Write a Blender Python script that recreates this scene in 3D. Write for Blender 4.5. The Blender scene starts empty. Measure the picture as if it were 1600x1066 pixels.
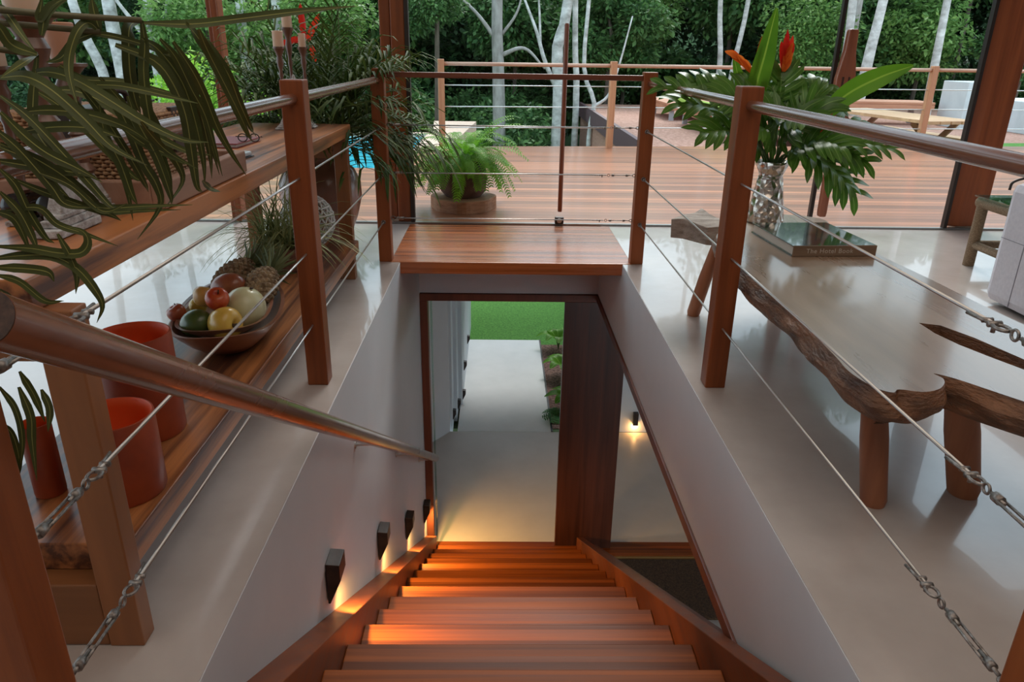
import bpy, bmesh, math, random
import numpy as np
from mathutils import Vector, Matrix, noise as mnoise
random.seed(7)
rng = np.random.default_rng(7)
scene = bpy.context.scene
col = scene.collection

# ------------------------------------------------------------------ camera
def make_camera():
    pitch, yaw, roll = math.radians(21.6294), math.radians(1.1312), math.radians(0.9007)
    cam = bpy.data.cameras.new('camera')
    cam.sensor_width = 36.0
    cam.lens = 1141.4038 / 1600 * 36.0
    cam.clip_start = 0.02
    cam.clip_end = 500
    o = bpy.data.objects.new('camera', cam)
    col.objects.link(o)
    fwd = Vector((math.sin(yaw) * math.cos(pitch), math.cos(yaw) * math.cos(pitch), -math.sin(pitch)))
    right = Vector((math.cos(yaw), -math.sin(yaw), 0))
    up = right.cross(fwd)
    c, s = math.cos(roll), math.sin(roll)
    # the photograph is turned clockwise by the roll
    r2 = right * c + up * s
    u2 = up * c - right * s
    m = Matrix((r2, u2, -fwd)).transposed().to_4x4()
    m.translation = Vector((0, 0, 1.0877))
    o.matrix_world = m
    scene.camera = o
make_camera()

# ------------------------------------------------------------------ light
world = bpy.data.worlds.new('world')
scene.world = world
world.use_nodes = True
nt = world.node_tree
bg = nt.nodes['Background']
tc = nt.nodes.new('ShaderNodeTexCoord')
sp = nt.nodes.new('ShaderNodeSeparateXYZ')
rp = nt.nodes.new('ShaderNodeValToRGB')
nt.links.new(tc.outputs['Generated'], sp.inputs[0])
nt.links.new(sp.outputs['Z'], rp.inputs[0])
nt.links.new(rp.outputs[0], bg.inputs[0])
rp.color_ramp.elements[0].position = 0.0
rp.color_ramp.elements[0].color = (0.72, 0.87, 0.96, 1)
rp.color_ramp.elements[1].position = 0.7
rp.color_ramp.elements[1].color = (0.68, 0.85, 1.0, 1)
bg.inputs[1].default_value = 1.45
sun = bpy.data.lights.new('overcast_sun', 'SUN')
sun.energy = 2.3
sun.angle = math.radians(26)
sun.color = (1.0, 0.97, 0.92)
so = bpy.data.objects.new('overcast_sun', sun)
so.rotation_euler = (math.radians(-41), math.radians(10), 0)
so.location = (0, 20, 20)
col.objects.link(so)
# added soft fill light under the ceiling to brighten the room, no lamp there
al = bpy.data.lights.new('room_fill_light', 'AREA')
al.shape = 'RECTANGLE'; al.size = 5.0; al.size_y = 3.0
al.energy = 42
al.color = (1.0, 0.88, 0.76)
ao = bpy.data.objects.new('room_fill_light', al)
ao.location = (0.2, 0.2, 3.3)
col.objects.link(ao)

vs = scene.view_settings
vs.view_transform = 'Standard'
vs.look = 'None'
vs.exposure = 0.50
vs.gamma = 1.0
vs.use_curve_mapping = False
scene.cycles.max_bounces = 8
scene.cycles.transparent_max_bounces = 16
scene.cycles.caustics_reflective = False
scene.cycles.caustics_refractive = False
scene.cycles.sample_clamp_indirect = 6

# ------------------------------------------------------------------ object helpers
ORG = {}
def tag(o, label=None, cat=None, group=None, kind=None):
    if label: o['label'] = label
    if cat: o['category'] = cat
    if group: o['group'] = group
    if kind: o['kind'] = kind
    return o
def empty(name, loc, label, cat, group=None):
    o = bpy.data.objects.new(name, None)
    o.empty_display_size = 0.05
    o.location = loc
    col.objects.link(o)
    ORG[o] = Vector(loc)
    return tag(o, label, cat, group)
def link(name, bm, m, parent=None, smooth=False, bevel=0.0, base=None, label=None, uv=False, auto=False):
    """one mesh object; vertices come in world coordinates"""
    org = ORG[parent] if parent is not None else Vector(base if base is not None else (0, 0, 0))
    me = bpy.data.meshes.new(name)
    if isinstance(bm, bmesh.types.BMesh):
        bmesh.ops.translate(bm, verts=bm.verts, vec=-org)
        bm.to_mesh(me); bm.free()
    else:
        me = bm
    if m is not None:
        for mm in (m if isinstance(m, (list, tuple)) else [m]): me.materials.append(mm)
    if smooth:
        for p in me.polygons: p.use_smooth = True
        if auto:
            try: me.set_sharp_from_angle(angle=math.radians(40))
            except Exception: pass
    o = bpy.data.objects.new(name, me)
    col.objects.link(o)
    if parent is not None:
        o.parent = parent
    else:
        o.location = org
    ORG[o] = org
    if bevel > 0:
        b = o.modifiers.new('bevel', 'BEVEL'); b.width = bevel; b.segments = 2; b.limit_method = 'ANGLE'
    if label: o['label'] = label
    return o
def struct(name, bm, m, bevel=0.0, parent=None, smooth=False):
    o = link(name, bm, m, parent, bevel=bevel, smooth=smooth)
    o['kind'] = 'structure'
    return o
def new(): return bmesh.new()
def box(bm, x0, x1, y0, y1, z0, z1, mat=None):
    vs_ = [bm.verts.new(p) for p in ((x0,y0,z0),(x1,y0,z0),(x1,y1,z0),(x0,y1,z0),(x0,y0,z1),(x1,y0,z1),(x1,y1,z1),(x0,y1,z1))]
    if mat is not None:
        for v in vs_: v.co = mat @ v.co
    for f in ((0,3,2,1),(4,5,6,7),(0,1,5,4),(1,2,6,5),(2,3,7,6),(3,0,4,7)):
        bm.faces.new([vs_[i] for i in f])
    return bm
def boxm(*a, **k): return box(new(), *a, **k)
def frame_of(d):
    d = d.normalized()
    a = Vector((0, 0, 1)) if abs(d.z) < .95 else Vector((1, 0, 0))
    u = d.cross(a).normalized(); v = d.cross(u).normalized()
    return u, v
def tube(bm, pts, r, n=12, caps=True):
    pts = [Vector(p) for p in pts]
    rs = r if isinstance(r, (list, tuple)) else [r] * len(pts)
    rings = []
    pu = None
    for i, p in enumerate(pts):
        d = (pts[min(i+1, len(pts)-1)] - pts[max(i-1, 0)])
        if d.length < 1e-9: d = Vector((0,0,1))
        d.normalize()
        if pu is None: u, v = frame_of(d)
        else:
            u = (pu - d * pu.dot(d))
            u = u.normalized() if u.length > 1e-6 else frame_of(d)[0]
            v = d.cross(u).normalized()
        pu = u
        rings.append([bm.verts.new(p + (u*math.cos(a) + v*math.sin(a)) * rs[i]) for a in (2*math.pi*k/n for k in range(n))])
    for a, b in zip(rings, rings[1:]):
        for k in range(n):
            bm.faces.new((a[k], a[(k+1) % n], b[(k+1) % n], b[k]))
    if caps:
        bm.faces.new(list(reversed(rings[0]))); bm.faces.new(rings[-1])
    return bm
def lathe(bm, prof, c=(0,0,0), n=32, sx=1, sy=1, mat=None):
    """prof: list of (radius, z)"""
    rings = []
    for r, z in prof:
        if r < 1e-6:
            rings.append([bm.verts.new((c[0], c[1], c[2]+z))])
        else:
            rings.append([bm.verts.new((c[0]+sx*r*math.cos(2*math.pi*k/n), c[1]+sy*r*math.sin(2*math.pi*k/n), c[2]+z)) for k in range(n)])
    for a, b in zip(rings, rings[1:]):
        for k in range(n):
            q = []
            q += [a[0]] if len(a) == 1 else [a[k], a[(k+1) % n]]
            q += [b[0]] if len(b) == 1 else [b[(k+1) % n], b[k]]
            if len(q) > 2: bm.faces.new(q)
    if mat is not None:
        for rg in rings:
            for v in rg: v.co = mat @ v.co
    return bm
def prism(bm, poly, z0, z1):
    a = [bm.verts.new((x, y, z0)) for x, y in poly]; b = [bm.verts.new((x, y, z1)) for x, y in poly]
    bm.faces.new(list(reversed(a))); bm.faces.new(b)
    n = len(poly)
    for k in range(n): bm.faces.new((a[k], a[(k+1) % n], b[(k+1) % n], b[k]))
    bmesh.ops.recalc_face_normals(bm, faces=bm.faces)
    return bm
def spline(pts, n=16):
    P = [Vector(p) for p in pts]
    P = [P[0]*2 - P[1]] + P + [P[-1]*2 - P[-2]]
    out = []
    segs = len(P) - 3
    per = max(2, n // segs)
    for i in range(segs):
        a, b, c, d = P[i:i+4]
        for k in range(per):
            t = k / per
            out.append(0.5 * ((2*b) + (c-a)*t + (2*a - 5*b + 4*c - d)*t*t + (3*b - a - 3*c + d)*t*t*t))
    out.append(P[-2])
    return out
def ribbon(bm, pts, w, up=Vector((0,0,1)), fold=.25, shape=None, n=14, twist=0, raw=False):
    """a blade: three vertices across, with a folded midrib; UV x runs across, y along"""
    uvl = bm.loops.layers.uv.verify()
    P = pts if raw else spline(pts, n)
    P = [Vector(p) for p in P]
    N = len(P) - 1
    rows = []
    for i, p in enumerate(P):
        t = i / N
        d = (P[min(i+1, N)] - P[max(i-1, 0)]).normalized()
        s = d.cross(up)
        s = s.normalized() if s.length > 1e-4 else frame_of(d)[0]
        if twist: s = Matrix.Rotation(twist * t, 3, d) @ s
        nn = s.cross(d)
        ww = w * (shape(t) if shape else max(.02, math.sin(math.pi * min(1, t*.85+.12)) ** .7 if t < .97 else .05))
        rows.append((bm.verts.new(p - s*ww*.5 + nn*ww*fold), bm.verts.new(p), bm.verts.new(p + s*ww*.5 + nn*ww*fold), t))
    for a, b in zip(rows, rows[1:]):
        for k in (0, 1):
            f = bm.faces.new((a[k], a[k+1], b[k+1], b[k]))
            for l, uv in zip(f.loops, ((k*.5, a[3]), (k*.5+.5, a[3]), (k*.5+.5, b[3]), (k*.5, b[3]))): l[uvl].uv = uv
            f.smooth = True
    return bm

# ------------------------------------------------------------------ materials
MATS = {}
def nodes_of(m):
    m.use_nodes = True
    t = m.node_tree
    return t, t.nodes['Principled BSDF']
def plain(name, c, rough=.5, metal=0.0, spec=.5, coat=0.0, **k):
    if name in MATS: return MATS[name]
    m = bpy.data.materials.new(name); t, b = nodes_of(m)
    b.inputs['Base Color'].default_value = (*c, 1)
    b.inputs['Roughness'].default_value = rough
    b.inputs['Metallic'].default_value = metal
    b.inputs['Specular IOR Level'].default_value = spec
    b.inputs['Coat Weight'].default_value = coat
    for a, v in k.items(): b.inputs[a.replace('_', ' ')].default_value = v
    MATS[name] = m
    return m
def ramp(t, stops, src, lk=None):
    r = t.nodes.new('ShaderNodeValToRGB')
    e = r.color_ramp.elements
    e[0].position, e[0].color = stops[0][0], (*stops[0][1], 1)
    e[1].position, e[1].color = stops[-1][0], (*stops[-1][1], 1)
    for p, c in stops[1:-1]:
        q = e.new(p); q.color = (*c, 1)
    t.links.new(src, r.inputs[0])
    return r
def mathn(t, op, a, b=None, c=None):
    n = t.nodes.new('ShaderNodeMath'); n.operation = op
    for i, v in enumerate((a, b, c)):
        if v is None: continue
        if isinstance(v, (int, float)): n.inputs[i].default_value = v
        else: t.links.new(v, n.inputs[i])
    return n.outputs[0]
def noisen(t, vec, scale, detail=4, rough=.55, dist=0.0):
    n = t.nodes.new('ShaderNodeTexNoise')
    n.inputs['Scale'].default_value = scale; n.inputs['Detail'].default_value = detail
    n.inputs['Roughness'].default_value = rough; n.inputs['Distortion'].default_value = dist
    if vec is not None: t.links.new(vec, n.inputs['Vector'])
    return n.outputs['Fac']
def coords(t, scale=(1,1,1), kind='Object', loc=(0,0,0)):
    c = t.nodes.new('ShaderNodeTexCoord'); mp = t.nodes.new('ShaderNodeMapping')
    mp.inputs['Scale'].default_value = scale; mp.inputs['Location'].default_value = loc
    t.links.new(c.outputs[kind], mp.inputs[0])
    return mp.outputs[0]
def mixc(t, fac, a, b, mode='MIX'):
    n = t.nodes.new('ShaderNodeMix'); n.data_type = 'RGBA'; n.blend_type = mode
    for i, v in ((0, fac), (6, a), (7, b)):
        if isinstance(v, (int, float)): n.inputs[i].default_value = v
        elif isinstance(v, tuple): n.inputs[i].default_value = (*v, 1) if len(v) == 3 else v
        else: t.links.new(v, n.inputs[i])
    return n.outputs[2]
def bump(t, b, h, strength=.2, dist=.01):
    n = t.nodes.new('ShaderNodeBump'); n.inputs['Strength'].default_value = strength; n.inputs['Distance'].default_value = dist
    t.links.new(h, n.inputs['Height']); t.links.new(n.outputs[0], b.inputs['Normal'])
def wood(name, dark, light, axis='z', rough=.35, streak=30, coat=0.0, plank=None, gap=None, spec=.5, bmp=.12, contrast=(.33, .68)):
    """streaky timber with the grain along an axis; plank=(axis index, width) adds separate boards"""
    if name in MATS: return MATS[name]
    m = bpy.data.materials.new(name); t, b = nodes_of(m)
    s = {'x': (1.2, streak, streak), 'y': (streak, 1.2, streak), 'z': (streak, streak, 1.2)}[axis]
    v = coords(t, s)
    n1 = noisen(t, v, 1.0, 6, .6, .4)
    v2 = coords(t, tuple(q*.18 for q in s))
    n2 = noisen(t, v2, 1.0, 3, .5, 1.0)
    f = mathn(t, 'ADD', mathn(t, 'MULTIPLY', n1, .5), mathn(t, 'MULTIPLY', n2, .5))
    mid = tuple((a+c)/2 for a, c in zip(dark, light))
    c = ramp(t, [(contrast[0], dark), ((contrast[0]+contrast[1])/2, mid), (contrast[1], light)], f).outputs[0]
    if plank:
        ax, w = plank
        g = t.nodes.new('ShaderNodeTexCoord'); sp_ = t.nodes.new('ShaderNodeSeparateXYZ'); t.links.new(g.outputs['Object'], sp_.inputs[0])
        q = mathn(t, 'DIVIDE', sp_.outputs[ax], w)
        fl = mathn(t, 'FLOOR', q)
        wn = t.nodes.new('ShaderNodeTexWhiteNoise'); wn.noise_dimensions = '1D'; t.links.new(fl, wn.inputs['W'])
        tone = ramp(t, [(0, (.56, .54, .52)), (1, (1.25, 1.22, 1.15))], wn.outputs['Value']).outputs[0]
        c = mixc(t, 1.0, c, tone, 'MULTIPLY')
        if gap:
            fr = mathn(t, 'FRACT', q)
            gm = mathn(t, 'LESS_THAN', fr, gap)
            c = mixc(t, gm, c, (.012, .008, .006))
    t.links.new(c, b.inputs['Base Color'])
    rr = mathn(t, 'MULTIPLY_ADD', n1, .25, rough - .12)
    t.links.new(rr, b.inputs['Roughness'])
    b.inputs['Coat Weight'].default_value = coat
    b.inputs['Coat Roughness'].default_value = .12
    b.inputs['Specular IOR Level'].default_value = spec
    bump(t, b, n1, bmp, .004)
    MATS[name] = m
    return m
def cloudy(name, c1, c2, scale=2, rough=.5, rvar=.1, detail=5, bmp=0, spec=.5, coat=0.0, bscale=None, stretch=(1,1,1)):
    if name in MATS: return MATS[name]
    m = bpy.data.materials.new(name); t, b = nodes_of(m)
    v = coords(t, stretch)
    n = noisen(t, v, scale, detail, .6)
    t.links.new(ramp(t, [(.3, c1), (.7, c2)], n).outputs[0], b.inputs['Base Color'])
    t.links.new(mathn(t, 'MULTIPLY_ADD', noisen(t, v, scale*2.3, 4), rvar*2, rough - rvar), b.inputs['Roughness'])
    b.inputs['Specular IOR Level'].default_value = spec
    b.inputs['Coat Weight'].default_value = coat
    if bmp: bump(t, b, noisen(t, v, bscale or scale*6, 5), bmp, .01)
    MATS[name] = m
    return m
def leafmat(name, c1, c2, rib=None, trans=.25, rough=.4, islands=True, scale=3.0, spec=.22):
    if name in MATS: return MATS[name]
    m = bpy.data.materials.new(name); t, b = nodes_of(m)
    v = coords(t)
    n = noisen(t, v, scale, 3)
    if islands:
        g = t.nodes.new('ShaderNodeNewGeometry')
        n = mathn(t, 'ADD', mathn(t, 'MULTIPLY', n, .55), mathn(t, 'MULTIPLY', g.outputs['Random Per Island'], .45))
    c = ramp(t, [(.25, c1), (.75, c2)], n).outputs[0]
    if rib:
        uv = t.nodes.new('ShaderNodeUVMap'); s_ = t.nodes.new('ShaderNodeSeparateXYZ'); t.links.new(uv.outputs[0], s_.inputs[0])
        d = mathn(t, 'ABSOLUTE', mathn(t, 'SUBTRACT', s_.outputs[0], .5))
        f = mathn(t, 'LESS_THAN', d, .045)
        c = mixc(t, f, c, rib)
    t.links.new(c, b.inputs['Base Color'])
    b.inputs['Roughness'].default_value = rough
    b.inputs['Specular IOR Level'].default_value = spec
    tr = t.nodes.new('ShaderNodeBsdfTranslucent'); t.links.new(c, tr.inputs[0])
    mx = t.nodes.new('ShaderNodeMixShader'); mx.inputs[0].default_value = trans
    out = t.nodes['Material Output']
    t.links.new(b.outputs[0], mx.inputs[1]); t.links.new(tr.outputs[0], mx.inputs[2]); t.links.new(mx.outputs[0], out.inputs[0])
    MATS[name] = m
    return m
def glassmat(name, tint=(.985, .995, .99), refl=.004):
    if name in MATS: return MATS[name]
    m = bpy.data.materials.new(name); m.use_nodes = True; t = m.node_tree
    t.nodes.remove(t.nodes['Principled BSDF'])
    a = t.nodes.new('ShaderNodeBsdfTransparent'); a.inputs[0].default_value = (*tint, 1)
    g = t.nodes.new('ShaderNodeBsdfGlossy'); g.inputs['Roughness'].default_value = .01
    lw = t.nodes.new('ShaderNodeLayerWeight'); lw.inputs[0].default_value = .25
    f = mathn(t, 'MULTIPLY_ADD', lw.outputs['Fresnel'], .10, refl)
    x = t.nodes.new('ShaderNodeMixShader')
    t.links.new(f, x.inputs[0]); t.links.new(a.outputs[0], x.inputs[1]); t.links.new(g.outputs[0], x.inputs[2])
    t.links.new(x.outputs[0], t.nodes['Material Output'].inputs[0])
    MATS[name] = m
    return m

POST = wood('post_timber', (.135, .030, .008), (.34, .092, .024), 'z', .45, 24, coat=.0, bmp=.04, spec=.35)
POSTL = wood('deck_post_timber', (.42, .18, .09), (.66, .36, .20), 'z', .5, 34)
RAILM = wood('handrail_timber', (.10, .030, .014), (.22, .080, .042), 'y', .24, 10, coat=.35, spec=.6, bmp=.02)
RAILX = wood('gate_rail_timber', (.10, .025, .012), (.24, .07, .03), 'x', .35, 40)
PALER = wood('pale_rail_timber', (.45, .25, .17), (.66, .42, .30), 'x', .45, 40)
TREAD = wood('tread_timber', (.10, .022, .004), (.37, .098, .018), 'x', .46, 60, coat=.0, spec=.16, plank=(1, .052), bmp=.05)
PLAT = wood('platform_timber', (.21, .052, .016), (.48, .150, .045), 'x', .28, 60, coat=.4, plank=(1, .045), bmp=.04)
DECK = wood('deck_boards', (.30, .105, .050), (.56, .235, .125), 'x', .33, 55, coat=.35, plank=(1, .10), gap=.06, bmp=.08)
STRG = wood('stringer_timber', (.085, .020, .006), (.25, .066, .020), 'y', .44, 30, coat=.0, spec=.35, bmp=.05)
DOORW = wood('door_timber', (.030, .010, .006), (.13, .036, .017), 'z', .4, 26, bmp=.2, coat=.1, contrast=(.3, .72))
FRAMEW = wood('frame_timber', (.09, .024, .012), (.20, .055, .026), 'z', .45, 26)
SHELFY = wood('shelf_timber', (.10, .034, .018), (.50, .185, .060), 'y', .34, 26, coat=.15, contrast=(.43, .57), bmp=.02, spec=.35)
SHELFZ = wood('shelf_leg_timber', (.15, .055, .018), (.36, .130, .042), 'z', .4, 14, coat=.1, bmp=.04)
SHELFX = wood('shelf_rail_timber', (.15, .055, .018), (.33, .125, .042), 'x', .4, 16, bmp=.04)
COLW = wood('column_timber', (.15, .034, .010), (.36, .098, .028), 'z', .42, 22, coat=.05, bmp=.05, spec=.35)
SLABTOP = wood('slab_timber', (.13, .080, .052), (.42, .30, .21), 'y', .28, 8, coat=.6, contrast=(.28, .66), bmp=.03)
BARK = cloudy('live_edge', (.045, .018, .009), (.27, .115, .05), 11, .45, .1, bmp=.9, stretch=(1, .6, 2.2), detail=8)
DRIFT = cloudy('grey_sawn_end', (.20, .15, .12), (.46, .38, .32), 18, .75, .05, bmp=.6, stretch=(.6, 1.6, 3))
LEGW = wood('bench_leg_timber', (.22, .07, .03), (.44, .165, .075), 'z', .42, 22, bmp=.2)
PLASTER = cloudy('white_plaster', (.56, .555, .57), (.63, .625, .64), 1.3, .6, .05, bmp=.04, bscale=30)
PLASTER2 = cloudy('outer_plaster', (.66, .70, .74), (.74, .78, .82), 1.3, .7, .05)
CEMENT = cloudy('polished_cement', (.415, .355, .320), (.53, .465, .43), 2.2, .20, .09, spec=.75, coat=.55)
CEMENT2 = cloudy('lower_cement', (.58, .53, .49), (.68, .63, .59), 1.6, .45, .1)
PATHM = cloudy('whitened_path_concrete', (.80, .82, .81), (.88, .89, .88), 3.0, .8, .05)  # whitened to stand in for daylight the deck keeps off the path
STEEL = plain('steel_cable_metal', (.50, .48, .46), .32, .9)
STEELD = cloudy('weathered_steel', (.10, .08, .07), (.42, .38, .35), 90, .45, .1)
MATS['weathered_steel'].node_tree.nodes['Principled BSDF'].inputs['Metallic'].default_value = .8
DARKM = plain('dark_metal', (.03, .022, .02), .4, .3)
GLASS = glassmat('clear_glass')

# ------------------------------------------------------------------ room shell
XL, XR = -.547, .684
FZ = -2.6
bm = new()
box(bm, -9, XL, -3.5, 4.86, -.46, 0)
box(bm, XR, 9, -3.5, 4.86, -.46, 0)
box(bm, XL, XR, -3.5, .72, -.46, 0)
struct('floor', bm, CEMENT)
bm = new()
box(bm, -2.5, 5.5, -3.5, 6.73, FZ-.12, FZ)
struct('floor_lower', bm, CEMENT2)
struct('wall_back', boxm(-9, 9, -3.6, -3.45, -.46, 3.5), PLASTER)
struct('wall_side', boxm(8.9, 9.0, -3.5, 4.8, -.46, 3.5), PLASTER)
# solid wall below the left floor edge, and the slab fascia over the garden door
struct('wall_left', boxm(XL-.14, XL-.001, -3.4, 4.79, FZ, -.46), PLASTER)
bm = new()
box(bm, XL-.05, XR, 4.79, 4.86, -.46, -.03)
struct('wall_front', bm, PLASTER)
# thin plaster skins so that the well shows plaster and not polished cement
bm = new(); box(bm, XL-.003, XL+.002, .72, 4.79, -.46, -.002)
box(bm, XR-.002, XR+.003, .72, 4.79, -.46, -.002)
struct('trim_1', bm, PLASTER)
# plaster closing the well on the right, nearer than the open side
bm = new()
pts = [(.2, -.46), (1.66, -.46), (.2, .45)]
v = []
for x in (XR+.001, XR+.14):
    v.append([bm.verts.new((x, y, z)) for y, z in ((.3, -.46), (1.60, -.46), (1.60, -.56), (.3, -.56))])
for k in range(4):
    bm.faces.new((v[0][k], v[0][(k+1) % 4], v[1][(k+1) % 4], v[1][k]))
bm.faces.new(v[0]); bm.faces.new(list(reversed(v[1])))
bmesh.ops.recalc_face_normals(bm, faces=bm.faces)
struct('wall_right', bm, PLASTER)
# timber trim under the right slab edge
struct('trim_2', boxm(XR-.012, XR+.10, 1.60, 4.79, -.507, -.462), FRAMEW, .003)
# frame of the garden door opening
struct('trim_3', boxm(XL+.001, .92, 4.775, 4.86, -.515, -.463), FRAMEW, .003)
struct('trim_4', boxm(XL+.001, XL+.055, 4.775, 4.86, FZ+.02, -.515), FRAMEW, .003)
struct('trim_5', boxm(XL+.001, 5.2, 4.70, 4.87, FZ-.02, FZ+.02), TREAD, .003)
struct('trim_6', boxm(XR+.05, 5.2, 4.675, 4.699, FZ-.02, FZ+.012), plain('brass_strip', (.62, .36, .12), .4, .5))
# lower passage out to the garden
bm = new()
box(bm, -.90, -.66, 4.87, 6.50, FZ, -.47)
prism(bm, [(-.9, 6.5), (-.66, 6.5), (-.50, 6.72), (-.5, 6.80), (-.9, 6.8)], FZ, -.47)
struct('wall_lower_left', bm, PLASTER)
bm = new()
box(bm, 1.02, 6, 6.74, 6.9, FZ, -.47)
struct('wall_lower_back', bm, PLASTER2)
bm = new()
box(bm, -1.2, -.475, 6.80, 7.05, FZ-.05, -.30)
box(bm, -1.2, -.44, 7.05, 7.35, FZ-.05, -.30)
box(bm, -1.2, -.40, 7.35, 9.9, FZ-.05, -.30)
struct('wall_garden', bm, PLASTER2)
struct('ceiling_lower', boxm(-.9, 6, 4.87, 6.9, -.46, -.10), PLASTER)

# roof over the room
bm = new(); box(bm, -9, 9, -4.2, 5.4, 3.5, 3.7)
struct('ceiling', bm, plain('ceiling_paint', (.72, .70, .68), .8))
# ground
GRASS = cloudy('lawn_grass', (.03, .14, .012), (.14, .40, .05), 40, .85, .05, bmp=.7, detail=8)
GRAVEL = cloudy('red_gravel', (.30, .135, .09), (.66, .40, .31), 26, .9, .03, bmp=.8, detail=8)
MULCH = cloudy('bark_mulch', (.05, .02, .015), (.42, .24, .19), 34, .9, .03, bmp=1.0, detail=6)
SOIL = cloudy('forest_floor', (.012, .022, .008), (.06, .085, .03), 3, .95, .03, bmp=.5)
struct('ground', boxm(-3.0, 1.9, 9.0, 14.5, FZ-.3, FZ-.02), GRASS)
bm = new()
box(bm, -30, 30, 6.9, 32, FZ-.6, FZ-.06)
box(bm, -30, -2.5, -6, 7, FZ-.6, FZ-.06)
box(bm, 5.5, 30, -6, 7, FZ-.6, FZ-.06)
struct('ground_forest', bm, SOIL)
struct('path', boxm(-.42, .555, 6.735, 9.34, FZ-.12, FZ), PATHM)
struct('mulch_bed', boxm(.575, 1.5, 6.91, 9.2, FZ-.12, FZ-.012), MULCH)
struct('trim_7', boxm(.556, .574, 6.735, 9.34, FZ-.12, FZ+.008), DARKM)

# ------------------------------------------------------------------ deck
def dy(x): return 9.155 + .108 * x      # the deck's outer edge runs slightly askew
bm = new()
prism(bm, [(-.93, 4.865), (9, 4.865), (9, dy(9)+.08), (-.93, dy(-.93)+.08)], -.07, 0)
prism(bm, [(-9, 4.865), (-.93, 4.865), (-.93, 7.33), (-9, 7.33)], -.07, 0)
struct('deck', bm, DECK)
bm = new()
for yy in (5.6, 7.2, 8.6): box(bm, -.9, 9, yy, yy+.06, -.20, -.07)
for xx in (2.5, 5.5): box(bm, xx, xx+.12, 8.9, 9.02, FZ-.06, -.2)
struct('deck_frame', bm, FRAMEW)
struct('deck_step', boxm(-.60, .735, 3.905, 4.84, -.065, .003), PLAT, .004)
# pool
POOLW = plain('pool_water', (.03, .46, .62), .08, 0, .5)
t_, b_ = nodes_of(POOLW)
v_ = coords(t_, (1, 1, 1)); n_ = noisen(t_, v_, 6, 3)
t_.links.new(ramp(t_, [(.3, (.02, .40, .56)), (.7, (.10, .62, .74))], n_).outputs[0], b_.inputs['Base Color'])
bump(t_, b_, n_, .25, .03)
STONE = cloudy('pool_coping_stone', (.62, .42, .31), (.80, .60, .46), 30, .8, .05, bmp=.3)
struct('pool_water', boxm(-8.8, -1.02, 7.36, 10.6, -.5, -.05), POOLW)
bm = new()
box(bm, -1.02, -.95, 7.34, 10.7, FZ, -.0)
prism(bm, [(-.95, dy(-.95)+.09), (-.62, dy(-.62)+.09), (-.40, 12.6), (-1.1, 12.6), (-.95, 10.7)], -.2, .0)
box(bm, -9, -.95, 10.6, 10.75, FZ, .0)
struct('pool_coping', bm, STONE)

# gravel terrace to the right
bm = new()
prism(bm, [(2.0, dy(2.0)+.1), (4.4, dy(4.4)+.1), (5.0, 10.9), (7.2, 11.2), (22, 12.5), (22, 19), (2.0, 19)], -1.2, -.10)
struct('ground_terrace', bm, GRAVEL)
bm = new()
prism(bm, [(4.4, dy(4.4)+.1), (22, dy(22)+.1), (22, 12.5), (7.2, 11.2), (5.0, 10.9)], -1.2, -.09)
struct('ground_grass', bm, GRASS)
struct('trim_8', boxm(1.93, 2.0, 9.55, 18.9, -.36, -.05), plain('purple_brown_edging', (.13, .075, .085), .5))

# hill behind the forest
bm = new()
nx, ny = 60, 14
V = [[bm.verts.new((-34 + 68*i/nx, 26 + 12*j/ny + 1.2*math.sin(i*.4), -2.7 + 11*(j/ny)**.8 + .5*mnoise.noise(Vector((i*.4, j*.5, 0))))) for j in range(ny+1)] for i in range(nx+1)]
for i in range(nx):
    for j in range(ny):
        bm.faces.new((V[i][j], V[i+1][j], V[i+1][j+1], V[i][j+1]))
HILL = cloudy('hill_undergrowth', (.008, .025, .008), (.05, .12, .035), 2.2, .95, .02, bmp=.8, detail=10)
struct('hillside', bm, HILL, smooth=True)

# glass front
def pane(n, x0, x1, z1=3.45):
    o = struct('window_%d' % n, boxm(x0, x1, 4.875, 4.883, .01, z1), GLASS)
    return o
for n, (a, b) in enumerate([(-9, -4.0), (-3.98, -1.80), (-1.72, -.76), (-.57, .35), (.355, 2.085), (2.11, 3.02), (3.34, 6.2), (6.22, 9)]):
    PANES = globals().setdefault('PANES', []); PANES.append(pane(n+1, a, b))
struct('trim_9', boxm(-9, 9, 4.865, 4.893, -.004, .012), plain('glass_track', (.30, .31, .31), .3, .8))
bm = new(); box(bm, 2.086, 2.109, 4.86, 4.895, .012, 3.45)
struct('trim_10', bm, DARKM)
bm = new(); box(bm, 3.018, 3.04, 4.86, 4.90, .012, 3.45)
struct('trim_11', bm, DARKM)
bm = new(); box(bm, -.592, -.568, 4.86, 4.92, .012, 3.45)
struct('trim_12', bm, DARKM)
def column(x0, x1, y0, y1, label, groove=False):
    c = empty('wooden_column', ((x0+x1)/2, (y0+y1)/2, 0), label, 'column')
    bm = new()
    if groove:
        box(bm, x0, x0+(x1-x0)*.42, y0+.03, y1, 0.005, 3.49)
        box(bm, x0+(x1-x0)*.45, x1, y0, y1, 0.005, 3.49)
    else:
        xm = x0 + (x1-x0)*.33
        prism(bm, [(x0, y0+.02), (xm, y0), (x1, y0+.01), (x1, y1), (x0+.10, y1)], .02, 3.49)
    link('shaft', bm, COLW, c, bevel=.006)
    link('foot_plate', boxm(x0+(0 if groove else .3*(x1-x0)), x1-.005, y0+.02, y1-.02, 0, .02), plain('mortar', (.55, .45, .36), .9), c)
column(-.755, -.595, 4.90, 5.05, 'grooved reddish wooden column behind the left end of the gate rail', True)
column(3.045, 3.31, 4.885, 5.02, 'thick reddish wooden column at the right end of the glass front')
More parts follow.
